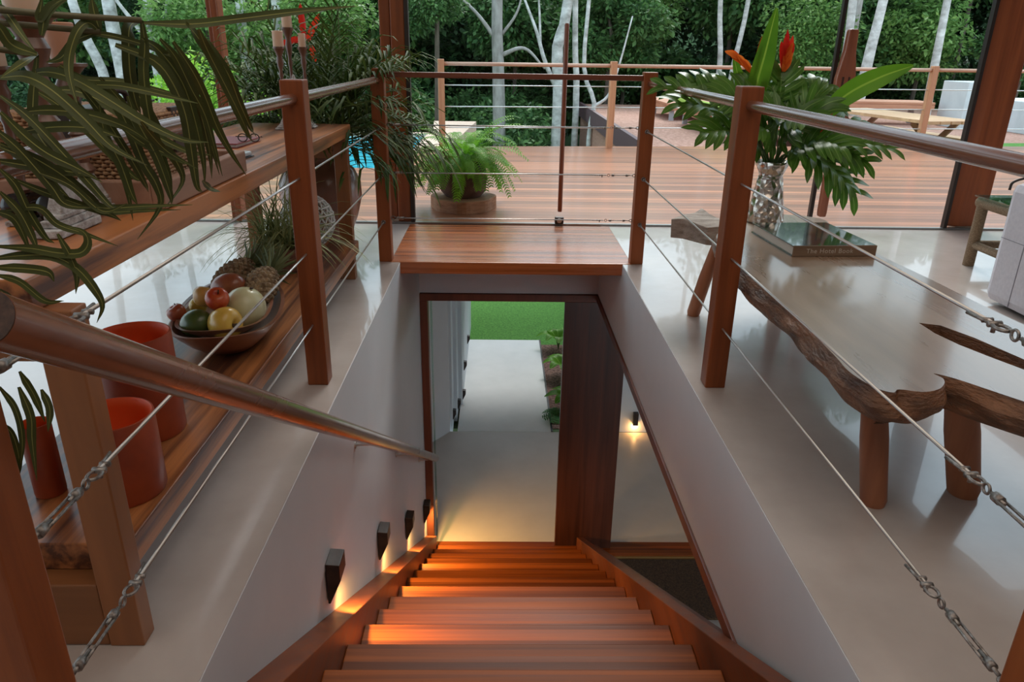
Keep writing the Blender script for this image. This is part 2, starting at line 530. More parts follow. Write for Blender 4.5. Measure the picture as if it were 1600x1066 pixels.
column(-1.795, -1.72, 4.86, 4.98, groove=True, label='slim wooden column at the glass front, farthest left, behind palm leaves')

# ------------------------------------------------------------------ railings
PL0, PL1 = -.66, -.59        # left posts in x
PR0, PR1 = .725, .795
S = .07
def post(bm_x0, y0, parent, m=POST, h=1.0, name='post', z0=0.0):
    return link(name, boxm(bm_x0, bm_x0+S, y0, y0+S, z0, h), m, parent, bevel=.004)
def cable(parent, a, b, r=.0035, m=STEEL):
    a, b = Vector(a), Vector(b)
    return link('cable', tube(new(), [a, b], r, 8), m, parent, smooth=True)
def ring(bm, c, u, v, R, r, n=16, sy=1.0):
    c = Vector(c)
    pts = [c + u*math.cos(2*math.pi*k/n)*R*sy + v*math.sin(2*math.pi*k/n)*R for k in range(n+1)]
    return tube(bm, pts, r, 6, caps=False)
def turnbuckle(parent, a, b, k=1.0, hook=True):
    """tensioner between a (knot end) and b (eye at the post)"""
    a, b = Vector(a), Vector(b)
    d = (b-a).normalized(); L = (b-a).length
    u, v = frame_of(d)
    bm = new()
    # knot with loop of doubled cable and two clamp nuts
    kc = a
    ring(bm, kc + d*L*.07, d, u, .010*k, .003*k, sy=1.5)
    tube(bm, [kc - u*.010*k, kc + u*.010*k], .0055*k, 8)
    tube(bm, [kc - d*.018*k - u*.008*k, kc - d*.018*k + u*.008*k], .0045*k, 8)
    tube(bm, [kc + u*.004*k, kc - d*.055*k + u*.010*k], .003*k, 6)
    tube(bm, [kc, kc + v*.014*k], .0035*k, 6)
    # eye screw
    ring(bm, a + d*L*.20, d, v, .008*k, .0025*k)
    tube(bm, [a + d*L*.26, a + d*L*.42], .0035*k, 8)
    # body: two bars joined by end blocks
    p0, p1 = a + d*L*.34, a + d*L*.78
    for s_ in (-1, 1): tube(bm, [p0 + u*s_*.006*k, p1 + u*s_*.006*k], .0025*k, 8)
    tube(bm, [p0 - d*.008*k, p0 + d*.008*k], .0082*k, 8)
    tube(bm, [p1 - d*.008*k, p1 + d*.008*k], .0082*k, 8)
    tube(bm, [a + d*L*.66, a + d*L*.88], .0035*k, 8)
    ring(bm, a + d*L*.93, d, u, .008*k, .0028*k)
    ring(bm, b, d, v, .009*k, .0028*k)
    link('turnbuckle', bm, STEELD, parent, smooth=True)
ZC = (.71, .467, .222)
def side_railing(x0, label, sgn):
    r = empty('railing', (x0+S/2, 2.3, 0), label, 'railing')
    xc = x0 + S/2
    for y0 in (.72, 2.31, 3.91): post(x0, y0, r)
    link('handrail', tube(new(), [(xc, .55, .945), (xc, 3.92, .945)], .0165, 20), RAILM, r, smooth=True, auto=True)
    for i, z in enumerate(ZC):
        yk = {0: 1.04, 1: 1.0, 2: 1.03}[i]
        cable(r, (xc, yk, z), (xc, 3.915, z), .0034)
        turnbuckle(r, (xc, yk, z), (xc, .80, z), 1.0)
        bm = new(); ring(bm, (xc, 3.905, z), Vector((1,0,0)), Vector((0,0,1)), .009, .003)
        tube(bm, [(xc, 3.90, z), (xc, 3.86, z)], .006, 8); link('cable_end', bm, STEELD, r, smooth=True)
    return r
side_railing(PL0, 'left stair railing of square posts, round rail and steel cables beside the shelf', -1)
side_railing(PR0, 'right stair railing of square posts, round rail and steel cables beside the slab bench', 1)
g = empty('gate_railing', (.07, 3.945, 0), 'short flat-topped cable railing across the far end of the stairwell', 'railing')
link('handrail', boxm(PL1-.001, PR0+.001, 3.93, 3.96, .957, .984), RAILX, g, bevel=.003)
for z in (.725, .48, .237):
    cable(g, (PL1+.03, 3.945, z), (.545, 3.945, z), .0032)
    turnbuckle(g, (.545, 3.945, z), (PR0-.01, 3.945, z), .75)
    bm = new(); ring(bm, (PL1+.012, 3.945, z), Vector((1,0,0)), Vector((0,0,1)), .010, .003)
    tube(bm, [(PL1+.02, 3.945, z), (PL1+.07, 3.945, z)], .0065, 8)
    tube(bm, [(PL1+.035, 3.93, z), (PL1+.035, 3.96, z)], .005, 8); link('cable_end', bm, STEELD, g, smooth=True)
# deck railing
dr = empty('deck_railing', (2, dy(2), 0), 'long wooden railing with steel cables along the far edge of the deck', 'railing')
px = [-.735, 1.31, 3.37, 5.43, 7.5, 9.5]
ang = math.atan(.108)
for x in px:
    y = dy(x)
    M = Matrix.Translation((x, y, 0)) @ Matrix.Rotation(ang, 4, 'Z')
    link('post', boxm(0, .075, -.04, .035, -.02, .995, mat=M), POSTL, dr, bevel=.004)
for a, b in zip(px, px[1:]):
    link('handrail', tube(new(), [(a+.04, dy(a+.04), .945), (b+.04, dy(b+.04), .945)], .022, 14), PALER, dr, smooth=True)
    for z in (.71, .47, .23):
        cable(dr, (a+.07, dy(a+.07), z), (b+.01, dy(b+.01), z), .006, plain('pale_cable', (.72, .78, .78), .4, .3))
# stair handrail on the left wall
h = empty('stair_handrail', (-.5, 2.5, -.35), 'thick round wooden handrail descending along the left wall of the stairs', 'handrail')
ha, hb = Vector((-.487, .66, .845)), Vector((-.462, 4.74, -1.735))
link('rail', tube(new(), [ha, ha.lerp(hb, .5), hb - (hb-ha).normalized()*.02, hb-(hb-ha).normalized()*.006, hb], [.028, .028, .028, .023, .012], 32), RAILM, h, smooth=True, auto=True)
link('end_cap', tube(new(), [ha - (hb-ha).normalized()*.0015, ha + (hb-ha).normalized()*.0005], .0275, 32), cloudy('end_grain', (.025, .012, .008), (.09, .045, .03), 90, .7, .05), h, smooth=True, auto=True, label='dark end grain')
for t in (.44, .68, .92):
    p = ha.lerp(hb, t)
    bm = tube(new(), [(XL+.003, p.y, p.z-.028), (p.x-.012, p.y, p.z-.024)], .006, 8)
    tube(bm, [(XL+.001, p.y, p.z-.028), (XL+.006, p.y, p.z-.028)], .014, 12)
    link('bracket', bm, STEEL, h, smooth=True, auto=True)

# ------------------------------------------------------------------ stairs
st = empty('staircase', (.076, 2.8, -1.4), 'reddish wooden staircase descending between white walls to the garden door', 'staircase')
tx0, tx1 = .076-.541, .076+.541
Y0, Z0, G, R = 1.7816, -.6425, .2632, .1662
for i in range(-3, 12):
    y, z = Y0 + G*i, Z0 - R*i
    link('tread', boxm(tx0, tx1, y-G-.035, y, z-.04, z), TREAD, st, bevel=.004)
    link('riser', boxm(tx0+.002, tx1-.002, y-.05, y-.032, z-R+.0, z-.041), TREAD, st)
def zs(y, off): return Z0 - (R/G)*(y-Y0) + off
def stringer(x0, x1, off, th, name='stringer', ya=.75, yb=4.78):
    bm = new()
    v = [[bm.verts.new((x, y, zz)) for y, zz in ((ya, zs(ya, off)), (yb, zs(yb, off)), (yb, max(FZ+.0, zs(yb, off-th))), (yb-.32, FZ+.001), (ya, zs(ya, off-th)))] for x in (x0, x1)]
    for k in range(5): bm.faces.new((v[0][k], v[0][(k+1) % 5], v[1][(k+1) % 5], v[1][k]))
    bm.faces.new(v[0]); bm.faces.new(list(reversed(v[1])))
    bmesh.ops.recalc_face_normals(bm, faces=bm.faces)
    link(name, bm, STRG, st, bevel=.003)
stringer(XL+.001, tx0-.001, .085, .34, yb=4.69)
stringer(tx1+.001, XR-.014, .075, .34, yb=4.69)
stringer(XR+.012, XR+.075, .02, .28, 'outer_stringer', ya=1.62, yb=4.60)
# wall above the right stringer, nearer part
bm = new()
v = [[bm.verts.new((x, y, z)) for y, z in ((.3, -.45), (1.615, -.45), (1.615, zs(1.615, .02)), (.3, zs(.3, .02)-.2))] for x in (XR+.001, XR+.008)]
for k in range(4): bm.faces.new((v[0][k], v[0][(k+1) % 4], v[1][(k+1) % 4], v[1][k]))
bm.faces.new(v[0]); bm.faces.new(list(reversed(v[1])))
bmesh.ops.recalc_face_normals(bm, faces=bm.faces)
struct('wall_right_skin', bm, PLASTER)

# pivot door leaf, at the foot of the stair
d = empty('garden_door', (.68, 4.82, FZ+.02), 'wide dark brown wooden door leaf standing open at the foot of the stairs', 'door')
link('leaf', boxm(.458, .902, 4.785, 4.835, FZ+.021, -.517), DOORW, d, bevel=.003)
struct('door_1', boxm(-.478, -.466, 4.80, 4.83, FZ+.021, -.517), glassmat('edge_glass', (.75, .88, .82), .15))

# sconces
SCON = cloudy('dark_sconce_wood', (.014, .008, .006), (.05, .028, .02), 30, .45, .05)
def wedge(x, y0, y1, zt, hgt, w, parent, m, sg=1):
    bm = new()
    # plan: sticks out from a wall at x; underside slopes back to the wall
    a = [(x, zt), (x+sg*w, zt-.004), (x+sg*w, zt-hgt*.42), (x+sg*w*.15, zt-hgt), (x, zt-hgt)]
    v = [[bm.verts.new((p[0], y, p[1])) for p in a] for y in (y0, y1)]
    n = len(a)
    for k in range(n): bm.faces.new((v[0][k], v[0][(k+1) % n], v[1][(k+1) % n], v[1][k]))
    bm.faces.new(v[0]); bm.faces.new(list(reversed(v[1])))
    bmesh.ops.recalc_face_normals(bm, faces=bm.faces)
    return link('housing', bm, m, parent, bevel=.002)
WARM = bpy.data.materials.new('lamp_glow'); WARM.use_nodes = True
_b = WARM.node_tree.nodes['Principled BSDF']; _b.inputs['Emission Color'].default_value = (1, .55, .2, 1); _b.inputs['Emission Strength'].default_value = 12
SC = [(1.895, -.432, 'uppermost and nearest of the dark wedge step lights on the left stair wall'),
      (2.775, -.955, 'second from the top of the dark wedge step lights on the left stair wall'),
      (3.64, -1.49, 'third from the top of the dark wedge step lights on the left stair wall'),
      (4.56, -2.03, 'lowest dark wedge step light, beside the timber door frame')]
for k, (y, z, lab) in enumerate(SC):
    s = empty('wall_sconce', (XL+.003, y+.04, z-.07), lab, 'wall light', 'wedge step lights on the stair wall')
    hh = .155
    wedge(XL+.003, y, y+.085, z, hh, .045, s, SCON)
    link('bulb', boxm(XL+.012, XL+.024, y+.087, y+.093, z-.10, z-.09), WARM, s)
    L = bpy.data.lights.new('step_light', 'SPOT'); L.energy = 18; L.color = (1, .56, .16); L.spot_size = math.radians(125); L.spot_blend = .6; L.shadow_soft_size = .012
    lo = bpy.data.objects.new('step_light', L); col.objects.link(lo)
    lo.location = (XL+.045-ORG[s].x, y+.105-ORG[s].y, z-.115-ORG[s].z); lo.rotation_euler = (math.radians(10), math.radians(-36), 0)
    lo.parent = s
for k, (x, y, z, lab) in enumerate([(-.475, 6.86, -2.42, 'dark wall light by the garden path, nearest the passage'),
      (-.44, 7.14, -2.44, 'dark wall light by the garden path, second from the passage'),
      (-.40, 7.42, -2.46, 'dark wall light by the garden path, third from the passage'),
      (-.40, 7.75, -2.25, 'dark wall light on the white garden wall, halfway along the path'),
      (-.40, 8.65, -2.28, 'farthest dark wall light on the white garden wall, near the lawn')]):
    s = empty('wall_sconce', (x+.001, y+.03, z-.05), lab, 'wall light', 'wedge lights on the garden wall')
    wedge(x+.001, y, y+.05, z, .11, .034, s, SCON)
s = empty('wall_sconce', (1.42, 6.73, -2.4), 'small dark lit wall light on the bluish wall right of the door leaf', 'wall light')
bm = new(); box(bm, 1.40, 1.45, 6.69, 6.739, -2.50, -2.36); link('housing', bm, SCON, s, bevel=.003)
L = bpy.data.lights.new('passage_light', 'POINT'); L.energy = .6; L.color = (1, .5, .15); L.shadow_soft_size = .01
lo = bpy.data.objects.new('passage_light', L); col.objects.link(lo); lo.location = (.005, -.02, -.13); lo.parent = s
# mat below
MATM = cloudy('coir_mat', (.05, .02, .009), (.26, .13, .055), 90, .95, .02, bmp=1.0)
mt = link('doormat', boxm(.78, 1.95, 4.02, 4.66, FZ, FZ+.015), MATM, base=(1.4, 4.4, FZ))
tag(mt, 'dark brown coir doormat on the lower floor behind the stair stringer', 'doormat')

exec_after = []
# ------------------------------------------------------------------ shelf at the left
sh = empty('console_shelf', (-.95, 2.35, 0), 'two-tier reddish wooden console shelf behind the left railing', 'shelf')
link('top_board', boxm(-1.26, -.735, 1.10, 3.72, .692, .746), SHELFY, sh, bevel=.003)
link('lower_board', boxm(-1.07, -.70, 1.160, 3.568, .145, .205), SHELFY, sh, bevel=.003)
for y0, x1 in ((1.113, -.684), (3.569, -.727)):
    link('leg', boxm(x1-.066, x1, y0, y0+.046, 0, .691), SHELFZ, sh, bevel=.003)
    link('leg', boxm(-1.24, -1.174, y0, y0+.046, 0, .691), SHELFZ, sh, bevel=.003)
    link('foot_rail', boxm(-1.173, x1-.067, y0+.002, y0+(.060 if y0 < 2 else .044), 0.001, .1445), SHELFX, sh, bevel=.003)
    link('under_rail', boxm(-1.173, x1-.067, y0+.004, y0+.046, .60, .690), SHELFX, sh, bevel=.003)

# big hollow candles
WAXR = plain('red_wax', (.38, .050, .018), .42, 0, .5, Subsurface_Weight=.12, Subsurface_Scale=.02)
t_, b_ = nodes_of(WAXR); v_ = coords(t_); t_.links.new(ramp(t_, [(.3, (.20, .028, .012)), (.7, (.42, .075, .022))], noisen(t_, v_, 7, 4)).outputs[0], b_.inputs['Base Color'])
WAXI = plain('red_wax_inner', (.80, .10, .014), .5)
b_ = WAXI.node_tree.nodes['Principled BSDF']; b_.inputs['Subsurface Weight'].default_value = .3; b_.inputs['Subsurface Scale'].default_value = .04
def lantern(x, y, r, h, lab):
    e = empty('candle_lantern', (x, y, .205), lab, 'candle', 'red wax candle lanterns')
    b = lathe(new(), [(0, 0), (r*.97, 0), (r, .006), (r*1.0, h*.5), (r*.995, h-.008), (r*.98, h-.001), (r*.94, h)], (x, y, .206), 48)
    link('wall', b, WAXR, e, smooth=True, auto=True)
    b = lathe(new(), [(r*.94, h), (r*.90, h-.006), (r*.88, h-.02), (r*.88, h-.12), (r*.5, h-.135), (0, h-.137)], (x, y, .206), 48)
    bmesh.ops.recalc_face_normals(b, faces=b.faces)
    bmesh.ops.reverse_faces(b, faces=b.faces)
    link('hollow', b, WAXI, e, smooth=True)
lantern(-.862, 1.61, .087, .255, 'tall red hollow wax candle nearest the fruit bowl on the lower board')
lantern(-.795, 1.345, .084, .180, 'red hollow wax candle nearest the shelf front, in front of the tall one')
lantern(-.945, 1.335, .030, .165, 'smaller orange-red wax candle behind the front shelf leg')

# fruit bowls: oval dug-out troughs
BOWL = wood('bowl_wood', (.14, .05, .028), (.36, .15, .085), 'y', .38, 14, coat=.3)
BOWLI = wood('bowl_inside', (.30, .21, .16), (.55, .42, .33), 'y', .5, 14)
def trough(name, c, sx, sy, h, th, rot, label, z0):
    n = 64
    def row(k, z, inner=0):
        out = []
        for i in range(n):
            a = 2*math.pi*i/n
            p = 2.5
            ca, sa = math.cos(a), math.sin(a)
            rr = (abs(ca)**p + abs(sa)**p) ** (-1/p)
            x, y = (sx*k - inner)*rr*ca, (sy*k - inner)*rr*sa
            lift = .022 * (abs(y)/sy)**2 * (z-z0)/h
            xr = x*math.cos(rot) - y*math.sin(rot); yr = x*math.sin(rot) + y*math.cos(rot)
            out.append((c[0]+xr, c[1]+yr, z+lift))
        return out
    prof_o = [(.42, z0), (.54, z0+h*.06), (.76, z0+h*.45), (.92, z0+h*.80), (1.0, z0+h)]
    prof_i = [(1.0, z0+h, th), (.90, z0+h*.70, th), (.76, z0+h*.40, th), (.5, z0+h*.26, 0), (.02, z0+h*.22, 0)]
    b = new(); rows = [row(k, z) for k, z in prof_o]; rows += [row(k, z, i) for k, z, i in prof_i]
    V = [[b.verts.new(p) for p in r] for r in rows]
    for ri, (A, B) in enumerate(zip(V, V[1:])):
        for i in range(n):
            f = b.faces.new((A[i], A[(i+1) % n], B[(i+1) % n], B[i])); f.material_index = 1 if ri >= 5 else 0
    f = b.faces.new(list(reversed(V[0])))
    f = b.faces.new(V[-1]); f.material_index = 1
    o = link(name, b, [BOWL, BOWLI], smooth=True, base=(c[0], c[1], z0), auto=True)
    return tag(o, label, 'bowl')
trough('wooden_bowl', (-.866, 2.235), .165, .305, .092, .012, .17, 'large oval carved wooden trough standing on the lower board of the shelf', .207)
trough('wooden_bowl', (-.868, 2.215), .138, .250, .046, .010, .17, 'smaller oval wooden bowl nested in the large trough, holding the fruit', .262)

def blob(c, r, sx=1, sy=1, sz=1, rot=(0,0,0), prof=None, n=32):
    P = prof or [(math.sin(math.pi*k/14), -math.cos(math.pi*k/14)) for k in range(15)]
    M = Matrix.Translation(c) @ Matrix.Rotation(rot[2], 4, 'Z') @ Matrix.Rotation(rot[1], 4, 'Y') @ Matrix.Rotation(rot[0], 4, 'X')
    return lathe(new(), [(max(0, a)*r*sx, z*r*sz) for a, z in P], (0,0,0), n, mat=M)
def fruit(name, c, b, m, lab, cat, stem=None):
    e = empty(name, c, lab, cat)
    link('skin', b, m, e, smooth=True)
    if stem:
        link('stem' if stem[2] == 's' else 'blossom_end', tube(new(), [stem[0], stem[1]], stem[3], 8), plain('fruit_stem', (.07, .04, .02), .8), e, smooth=True)
    return e
APP = [(0,-.80),(.25,-.90),(.5,-.86),(.78,-.62),(.95,-.2),(1.0,.15),(.93,.5),(.72,.78),(.42,.88),(.2,.80),(.06,.66),(0,.60)]
FG = {}
def fm(n, a, b, s, r=.32): return cloudy(n, a, b, s, r, .04, spec=.5, coat=.2)
c = Vector((-.845, 2.095, .383)); fruit('apple', c, blob(c, .035, rot=(.5, .3, 0), prof=APP), fm('apple_red', (.42, .02, .012), (.62, .14, .04), 30), 'round red apple topmost in the middle of the fruit bowl', 'apple', (c+Vector((.008, -.008, .018)), c+Vector((.012, -.012, .034)), 's', .0018))
c = Vector((-.992, 2.140, .322)); fruit('apple', c, blob(c, .029, rot=(.2, -.5, 0), prof=APP), fm('apple_rust', (.30, .05, .03), (.50, .13, .05), 40), 'small red apple at the left end of the fruit bowl', 'apple', (c+Vector((0, 0, .018)), c+Vector((-.004, 0, .032)), 's', .0016))
c = Vector((-.912, 2.165, .368)); fruit('apple', c, blob(c, .034, rot=(-.4, .2, 0), prof=APP), fm('apple_yellow', (.50, .26, .06), (.62, .36, .10), 22), 'yellow apple behind the topmost red apple in the bowl', 'apple', (c+Vector((0, -.004, .02)), c+Vector((0, -.006, .034)), 's', .0016))
c = Vector((-.952, 2.205, .325)); fruit('lemon', c, blob(c, .027, rot=(1.2, .2, 0), sz=1.2), fm('lemon_skin', (.60, .42, .05), (.70, .52, .10), 60), 'small yellow lemon wedged between the apples in the bowl', 'lemon')
c = Vector((-.902, 2.060, .318)); fruit('avocado', c, blob(c, .043, rot=(.3, 1.2, .3), sz=1.12), fm('green_skin', (.035, .07, .015), (.08, .13, .03), 20), 'dark green avocado at the near left of the fruit bowl', 'fruit')
c = Vector((-.812, 2.045, .325)); fruit('guava', c, blob(c, .050, rot=(1.45, .0, 1.15), prof=APP, sz=.95), fm('guava_skin', (.58, .34, .05), (.74, .50, .09), 16), 'large yellow guava with a dark blossom end at the front of the bowl', 'fruit', (c+Vector((.030, -.020, .0)), c+Vector((.043, -.022, .002)), 'b', .007))
c = Vector((-.790, 2.165, .335)); fruit('melon', c, blob(c, .063, rot=(.9, .5, 0), sz=1.12), fm('melon_skin', (.56, .54, .30), (.66, .66, .42), 8), 'pale greenish-yellow melon at the right of the fruit bowl', 'melon', (c+Vector((.028, -.004, .062)), c+Vector((.0285, -.004, .0645)), 'b', .006))
c = Vector((-.885, 2.300, .360)); fruit('mango', c, blob(c, .043, rot=(.2, 1.35, .15), sz=1.35), fm('mango_skin', (.20, .045, .03), (.36, .12, .05), 14), 'long dark red mango behind the apples in the bowl', 'mango')
PINE = cloudy('pineapple_skin', (.10, .055, .025), (.46, .34, .20), 55, .75, .05, bmp=.3)
PLEAF = leafmat('pineapple_leaf', (.07, .09, .035), (.26, .30, .14), None, .1, .5)
def pineapple(c, axis, L, r, lab):
    e = empty('pineapple', c, lab, 'pineapple', None)
    axis = Vector(axis).normalized(); u, v = frame_of(axis)
    b = new(); nr, nc = 60, 96; rows = []
    for i in range(nr+1):
        t = i/nr; rr = r * (max(0.0, math.sin(math.pi*(.07+.86*t))) ** .5)
        ring_ = []
        for k in range(nc):
            a = 2*math.pi*k/nc
            q1 = (a/(2*math.pi)*12 + t*7) % 1; q2 = (a/(2*math.pi)*12 - t*7) % 1
            hgt = (1-abs(2*q1-1)) * (1-abs(2*q2-1))
            cell = min(1-abs(2*q1-1), 1-abs(2*q2-1))
            rad = rr + .006*min(1, cell*2) + .005*max(0, hgt-.6)
            ring_.append(b.verts.new(Vector(c) + axis*(t-.5)*L + (u*math.cos(a) + v*math.sin(a))*rad))
        rows.append(ring_)
    for A, B in zip(rows, rows[1:]):
        for k in range(nc): b.faces.new((A[k], A[(k+1) % nc], B[(k+1) % nc], B[k]))
    b.faces.new(rows[0]); b.faces.new(rows[-1])
    bmesh.ops.recalc_face_normals(b, faces=b.faces)
    link('body', b, PINE, e)
    b = new(); top = Vector(c) + axis*L*.48
    for k in range(42):
        a = k*2.399; t = k/42
        out = (u*math.cos(a) + v*math.sin(a))
        ln = .05 + .07*(t**.6)
        d1 = (axis*(.5+1.1*t) + out*(1.0-.75*t)).normalized()
        p0 = top + out*.018*(1-t) + axis*.045*t
        p1 = p0 + d1*ln*.55; p2 = p0 + d1*ln + out*.012
        ribbon(b, [p0, p1, p2], .017-.004*t, up=out, fold=.3, n=6, shape=lambda s: max(.03, (1-s)**.7))
    link('crown', b, PLEAF, e)
pineapple((-.795, 2.345, .345), (.10, 1, .28), .17, .050, 'pineapple lying at the right of the fruit bowl, its crown towards the potted grass')
pineapple((-.915, 2.44, .352), (.45, 1, .28), .17, .046, 'pineapple lying at the back of the fruit bowl behind the mango')

# ------------------------------------------------------------------ things on the top board
WHITEW = cloudy('distressed_white_wood', (.17, .13, .11), (.66, .67, .68), 45, .75, .05, bmp=.5, detail=9)
DARKT = wood('turned_dark_wood', (.06, .025, .014), (.22, .10, .06), 'z', .38, 18, coat=.2)
WAXT = plain('tan_wax', (.60, .42, .30), .5, 0, .4, Subsurface_Weight=.2, Subsurface_Scale=.02)
ZT = .747
def candlestick(x, y, h, s, ch, cr, lab, wax=WAXT, group='turned wooden candlesticks on the top board', taper=1.0, wb=1.0):
    e = empty('candlestick', (x, y, ZT), lab, 'candlestick', group)
    b = new()
    for w, z0, z1 in ((.075, 0, .016), (.060, .016, .030), (.050, .030, .040)):
        box(b, x-w*s*wb, x+w*s*wb, y-w*s, y+w*s, ZT+.0005+z0*s, ZT+z1*s)
    # sloping carved block
    v0 = [(x-.044*s*wb, y-.044*s), (x+.044*s*wb, y-.044*s), (x+.044*s*wb, y+.044*s), (x-.044*s*wb, y+.044*s)]
    A = [b.verts.new((p[0], p[1], ZT+.040*s)) for p in v0]
    B = [b.verts.new((x+(p[0]-x)*.42, y+(p[1]-y)*.42, ZT+.100*s)) for p in v0]
    for k in range(4): b.faces.new((A[k], A[(k+1) % 4], B[(k+1) % 4], B[k]))
    b.faces.new(B)
    link('base', b, WHITEW, e, bevel=.002)
    z0, z1 = .100*s, h
    H = z1-z0
    prof = [(.020, 0), (.026, .03), (.020, .06), (.014, .10), (.018, .18), (.024, .26), (.016, .34), (.022, .37), (.014, .41), (.013, .55), (.019, .60), (.014, .66), (.024, .74), (.030, .80), (.022, .86), (.028, .90), (.042, .96), (.050, .975), (.050, 1.0), (0, 1.0)]
    link('spindle', lathe(new(), [(r*s, z0+t*H) for r, t in prof], (x, y, ZT), 28), DARKT, e, smooth=True, auto=True)
    cd = link('candle', lathe(new(), [(cr*taper, h+.0005), (cr, h+ch), (cr*.9, h+ch+.002), (0, h+ch-.004)], (x, y, ZT), 28), wax, e, smooth=True, auto=True)
    link('wick', tube(new(), [(x, y, ZT+h+ch-.006), (x+.002, y, ZT+h+ch+.008)], .0012, 6), DARKM, cd)
    return e
candlestick(-.845, 1.430, .392, 1.0, .060, .031, 'large turned candlestick on a stepped whitewashed base at the near end of the top board', wb=.33)
candlestick(-.890, 1.605, .305, .85, .075, .030, 'turned candlestick with a tapered salmon candle between palm leaves and wicker basket', plain('salmon_wax', (.48, .24, .15), .5), taper=.72, wb=.5)
candlestick(-.965, 1.50, .300, .6, .050, .022, 'short turned candlestick at the left edge behind the large one', wb=.5)
candlestick(-.965, 3.43, .345, .52, .062, .023, 'turned candlestick with a squat cream candle, lower left of the three at the far end', WAXT, 'candlesticks at the far end of the top board')
candlestick(-.950, 3.54, .425, .52, .062, .022, 'tallest of the three candlesticks at the far end of the shelf', WAXT, 'candlesticks at the far end of the top board')
candlestick(-.885, 3.52, .345, .45, .055, .016, 'slim candlestick with a narrow cream candle, right of the three at the far end', WAXT, 'candlesticks at the far end of the top board')
# whitewashed carved finial beside them
fb = lathe(new(), [(.022, 0), (.030, .01), (.018, .03), (.012, .06), (.022, .09), (.026, .12), (.012, .16), (.016, .19), (.006, .23), (0, .235)], (-.90, 3.38, ZT+.0005), 10)
tag(link('carved_finial', fb, WHITEW, base=(-.90, 3.38, ZT)), 'small whitewashed carved finial standing in front of the three far candlesticks', 'ornament')

# tray
RAWW = wood('raw_tray_wood', (.20, .095, .055), (.46, .27, .19), 'y', .7, 16, bmp=.35)
ty = empty('wooden_tray', (-.97, 1.92, ZT), 'rough thick-walled wooden tray under the wicker basket on the top board', 'tray')
link('bottom', boxm(-1.19, -.752, 1.642, 2.198, ZT+.0005, ZT+.018), RAWW, ty)
for a in ((-1.20, -1.165, 1.64, 2.20), (-.775, -.745, 1.64, 2.20)):
    link('side', boxm(*a, ZT+.0005, ZT+.060), RAWW, ty, bevel=.004)
for a in ((-1.165, -.775, 1.64, 1.665), (-1.165, -.775, 2.175, 2.20)):
    link('end', boxm(*a, ZT+.0005, ZT+.062), RAWW, ty, bevel=.004)
# basket
WICK = cloudy('wicker', (.16, .065, .025), (.52, .30, .15), 40, .6, .05, bmp=.3)
WLEA = plain('dark_leather', (.035, .018, .012), .45)
bk = empty('wicker_basket', (-.97, 1.88, ZT+.02), 'brown wicker basket with a lid and dark leather trim standing in the wooden tray', 'basket')
def wov(x0, x1, y0, y1, z0, z1, rows, r=.0045):
    b = new()
    def per(t):
        lx, ly = x1-x0, y1-y0; P = 2*(lx+ly); s_ = t*P
        if s_ < lx: return Vector((x0+s_, y0, 0)), Vector((0,-1,0))
        s_ -= lx
        if s_ < ly: return Vector((x1, y0+s_, 0)), Vector((1,0,0))
        s_ -= ly
        if s_ < lx: return Vector((x1-s_, y1, 0)), Vector((0,1,0))
        s_ -= lx
        return Vector((x0, y1-s_, 0)), Vector((-1,0,0))
    N = 150
    for k in range(rows):
        z = z0 + (z1-z0)*(k+.5)/rows
        pts = []
        for i in range(N+1):
            p, n_ = per((i/N) % 1)
            pts.append(p + n_*.0035*math.sin(math.pi*(i+.5) + k*math.pi) + Vector((0,0,z)))
        tube(b, pts, r, 5, caps=False)
    for i in range(0, N, 2):
        p, n_ = per((i+.5)/N)
        tube(b, [p+Vector((0,0,z0)), p+Vector((0,0,z1))], .003, 5)
    return b
b = wov(-1.13, -.80, 1.70, 2.07, ZT+.022, ZT+.150, 15)
box(b, -1.125, -.805, 1.705, 2.065, ZT+.019, ZT+.023)
link('body', b, WICK, bk, smooth=True)
b = wov(-1.137, -.793, 1.693, 2.077, ZT+.155, ZT+.195, 5)
for k in range(34):
    x = -1.13 + .33*k/33
    tube(b, [(x, 1.70 + .37*i/24, ZT+.195+.004*math.sin(math.pi*i+k*math.pi)) for i in range(25)], .0052, 5)
link('lid', b, WICK, bk, smooth=True)
b = new(); box(b, -1.0, -.93, 1.69, 2.08, ZT+.201, ZT+.207); box(b, -1.0, -.93, 1.682, 1.690, ZT+.10, ZT+.205); box(b, -.80, -.789, 1.84, 1.90, ZT+.10, ZT+.205)
link('strap', b, WLEA, bk, bevel=.002)
b = tube(new(), spline([(-.965, 1.76, ZT+.207), (-.965, 1.78, ZT+.232), (-.965, 1.88, ZT+.240), (-.965, 1.98, ZT+.232), (-.965, 2.0, ZT+.207)], 20), .008, 8)
link('handle', b, WLEA, bk, smooth=True)
# dark bottles lying on the board
for k, (x, z) in enumerate(((-.90, ZT+.032), (-.97, ZT+.032))):
    b = lathe(new(), [(0, 0), (.022, 0), (.031, .004), (.031, .085), (.012, .12), (.012, .15), (0, .15)], (0, 0, 0), 24, mat=Matrix.Translation((x, 1.47+.0, z)) @ Matrix.Rotation(math.radians(-90), 4, 'X'))
    o = link('bottle', b, plain('black_glass', (.015, .008, .006), .12, 0, .6), smooth=True, base=(x, 1.5, z), auto=True)
    tag(o, 'dark bottle lying by the tray, ' + ('right' if k == 0 else 'left') + ' one of the pair', 'bottle', 'dark bottles on the top board')
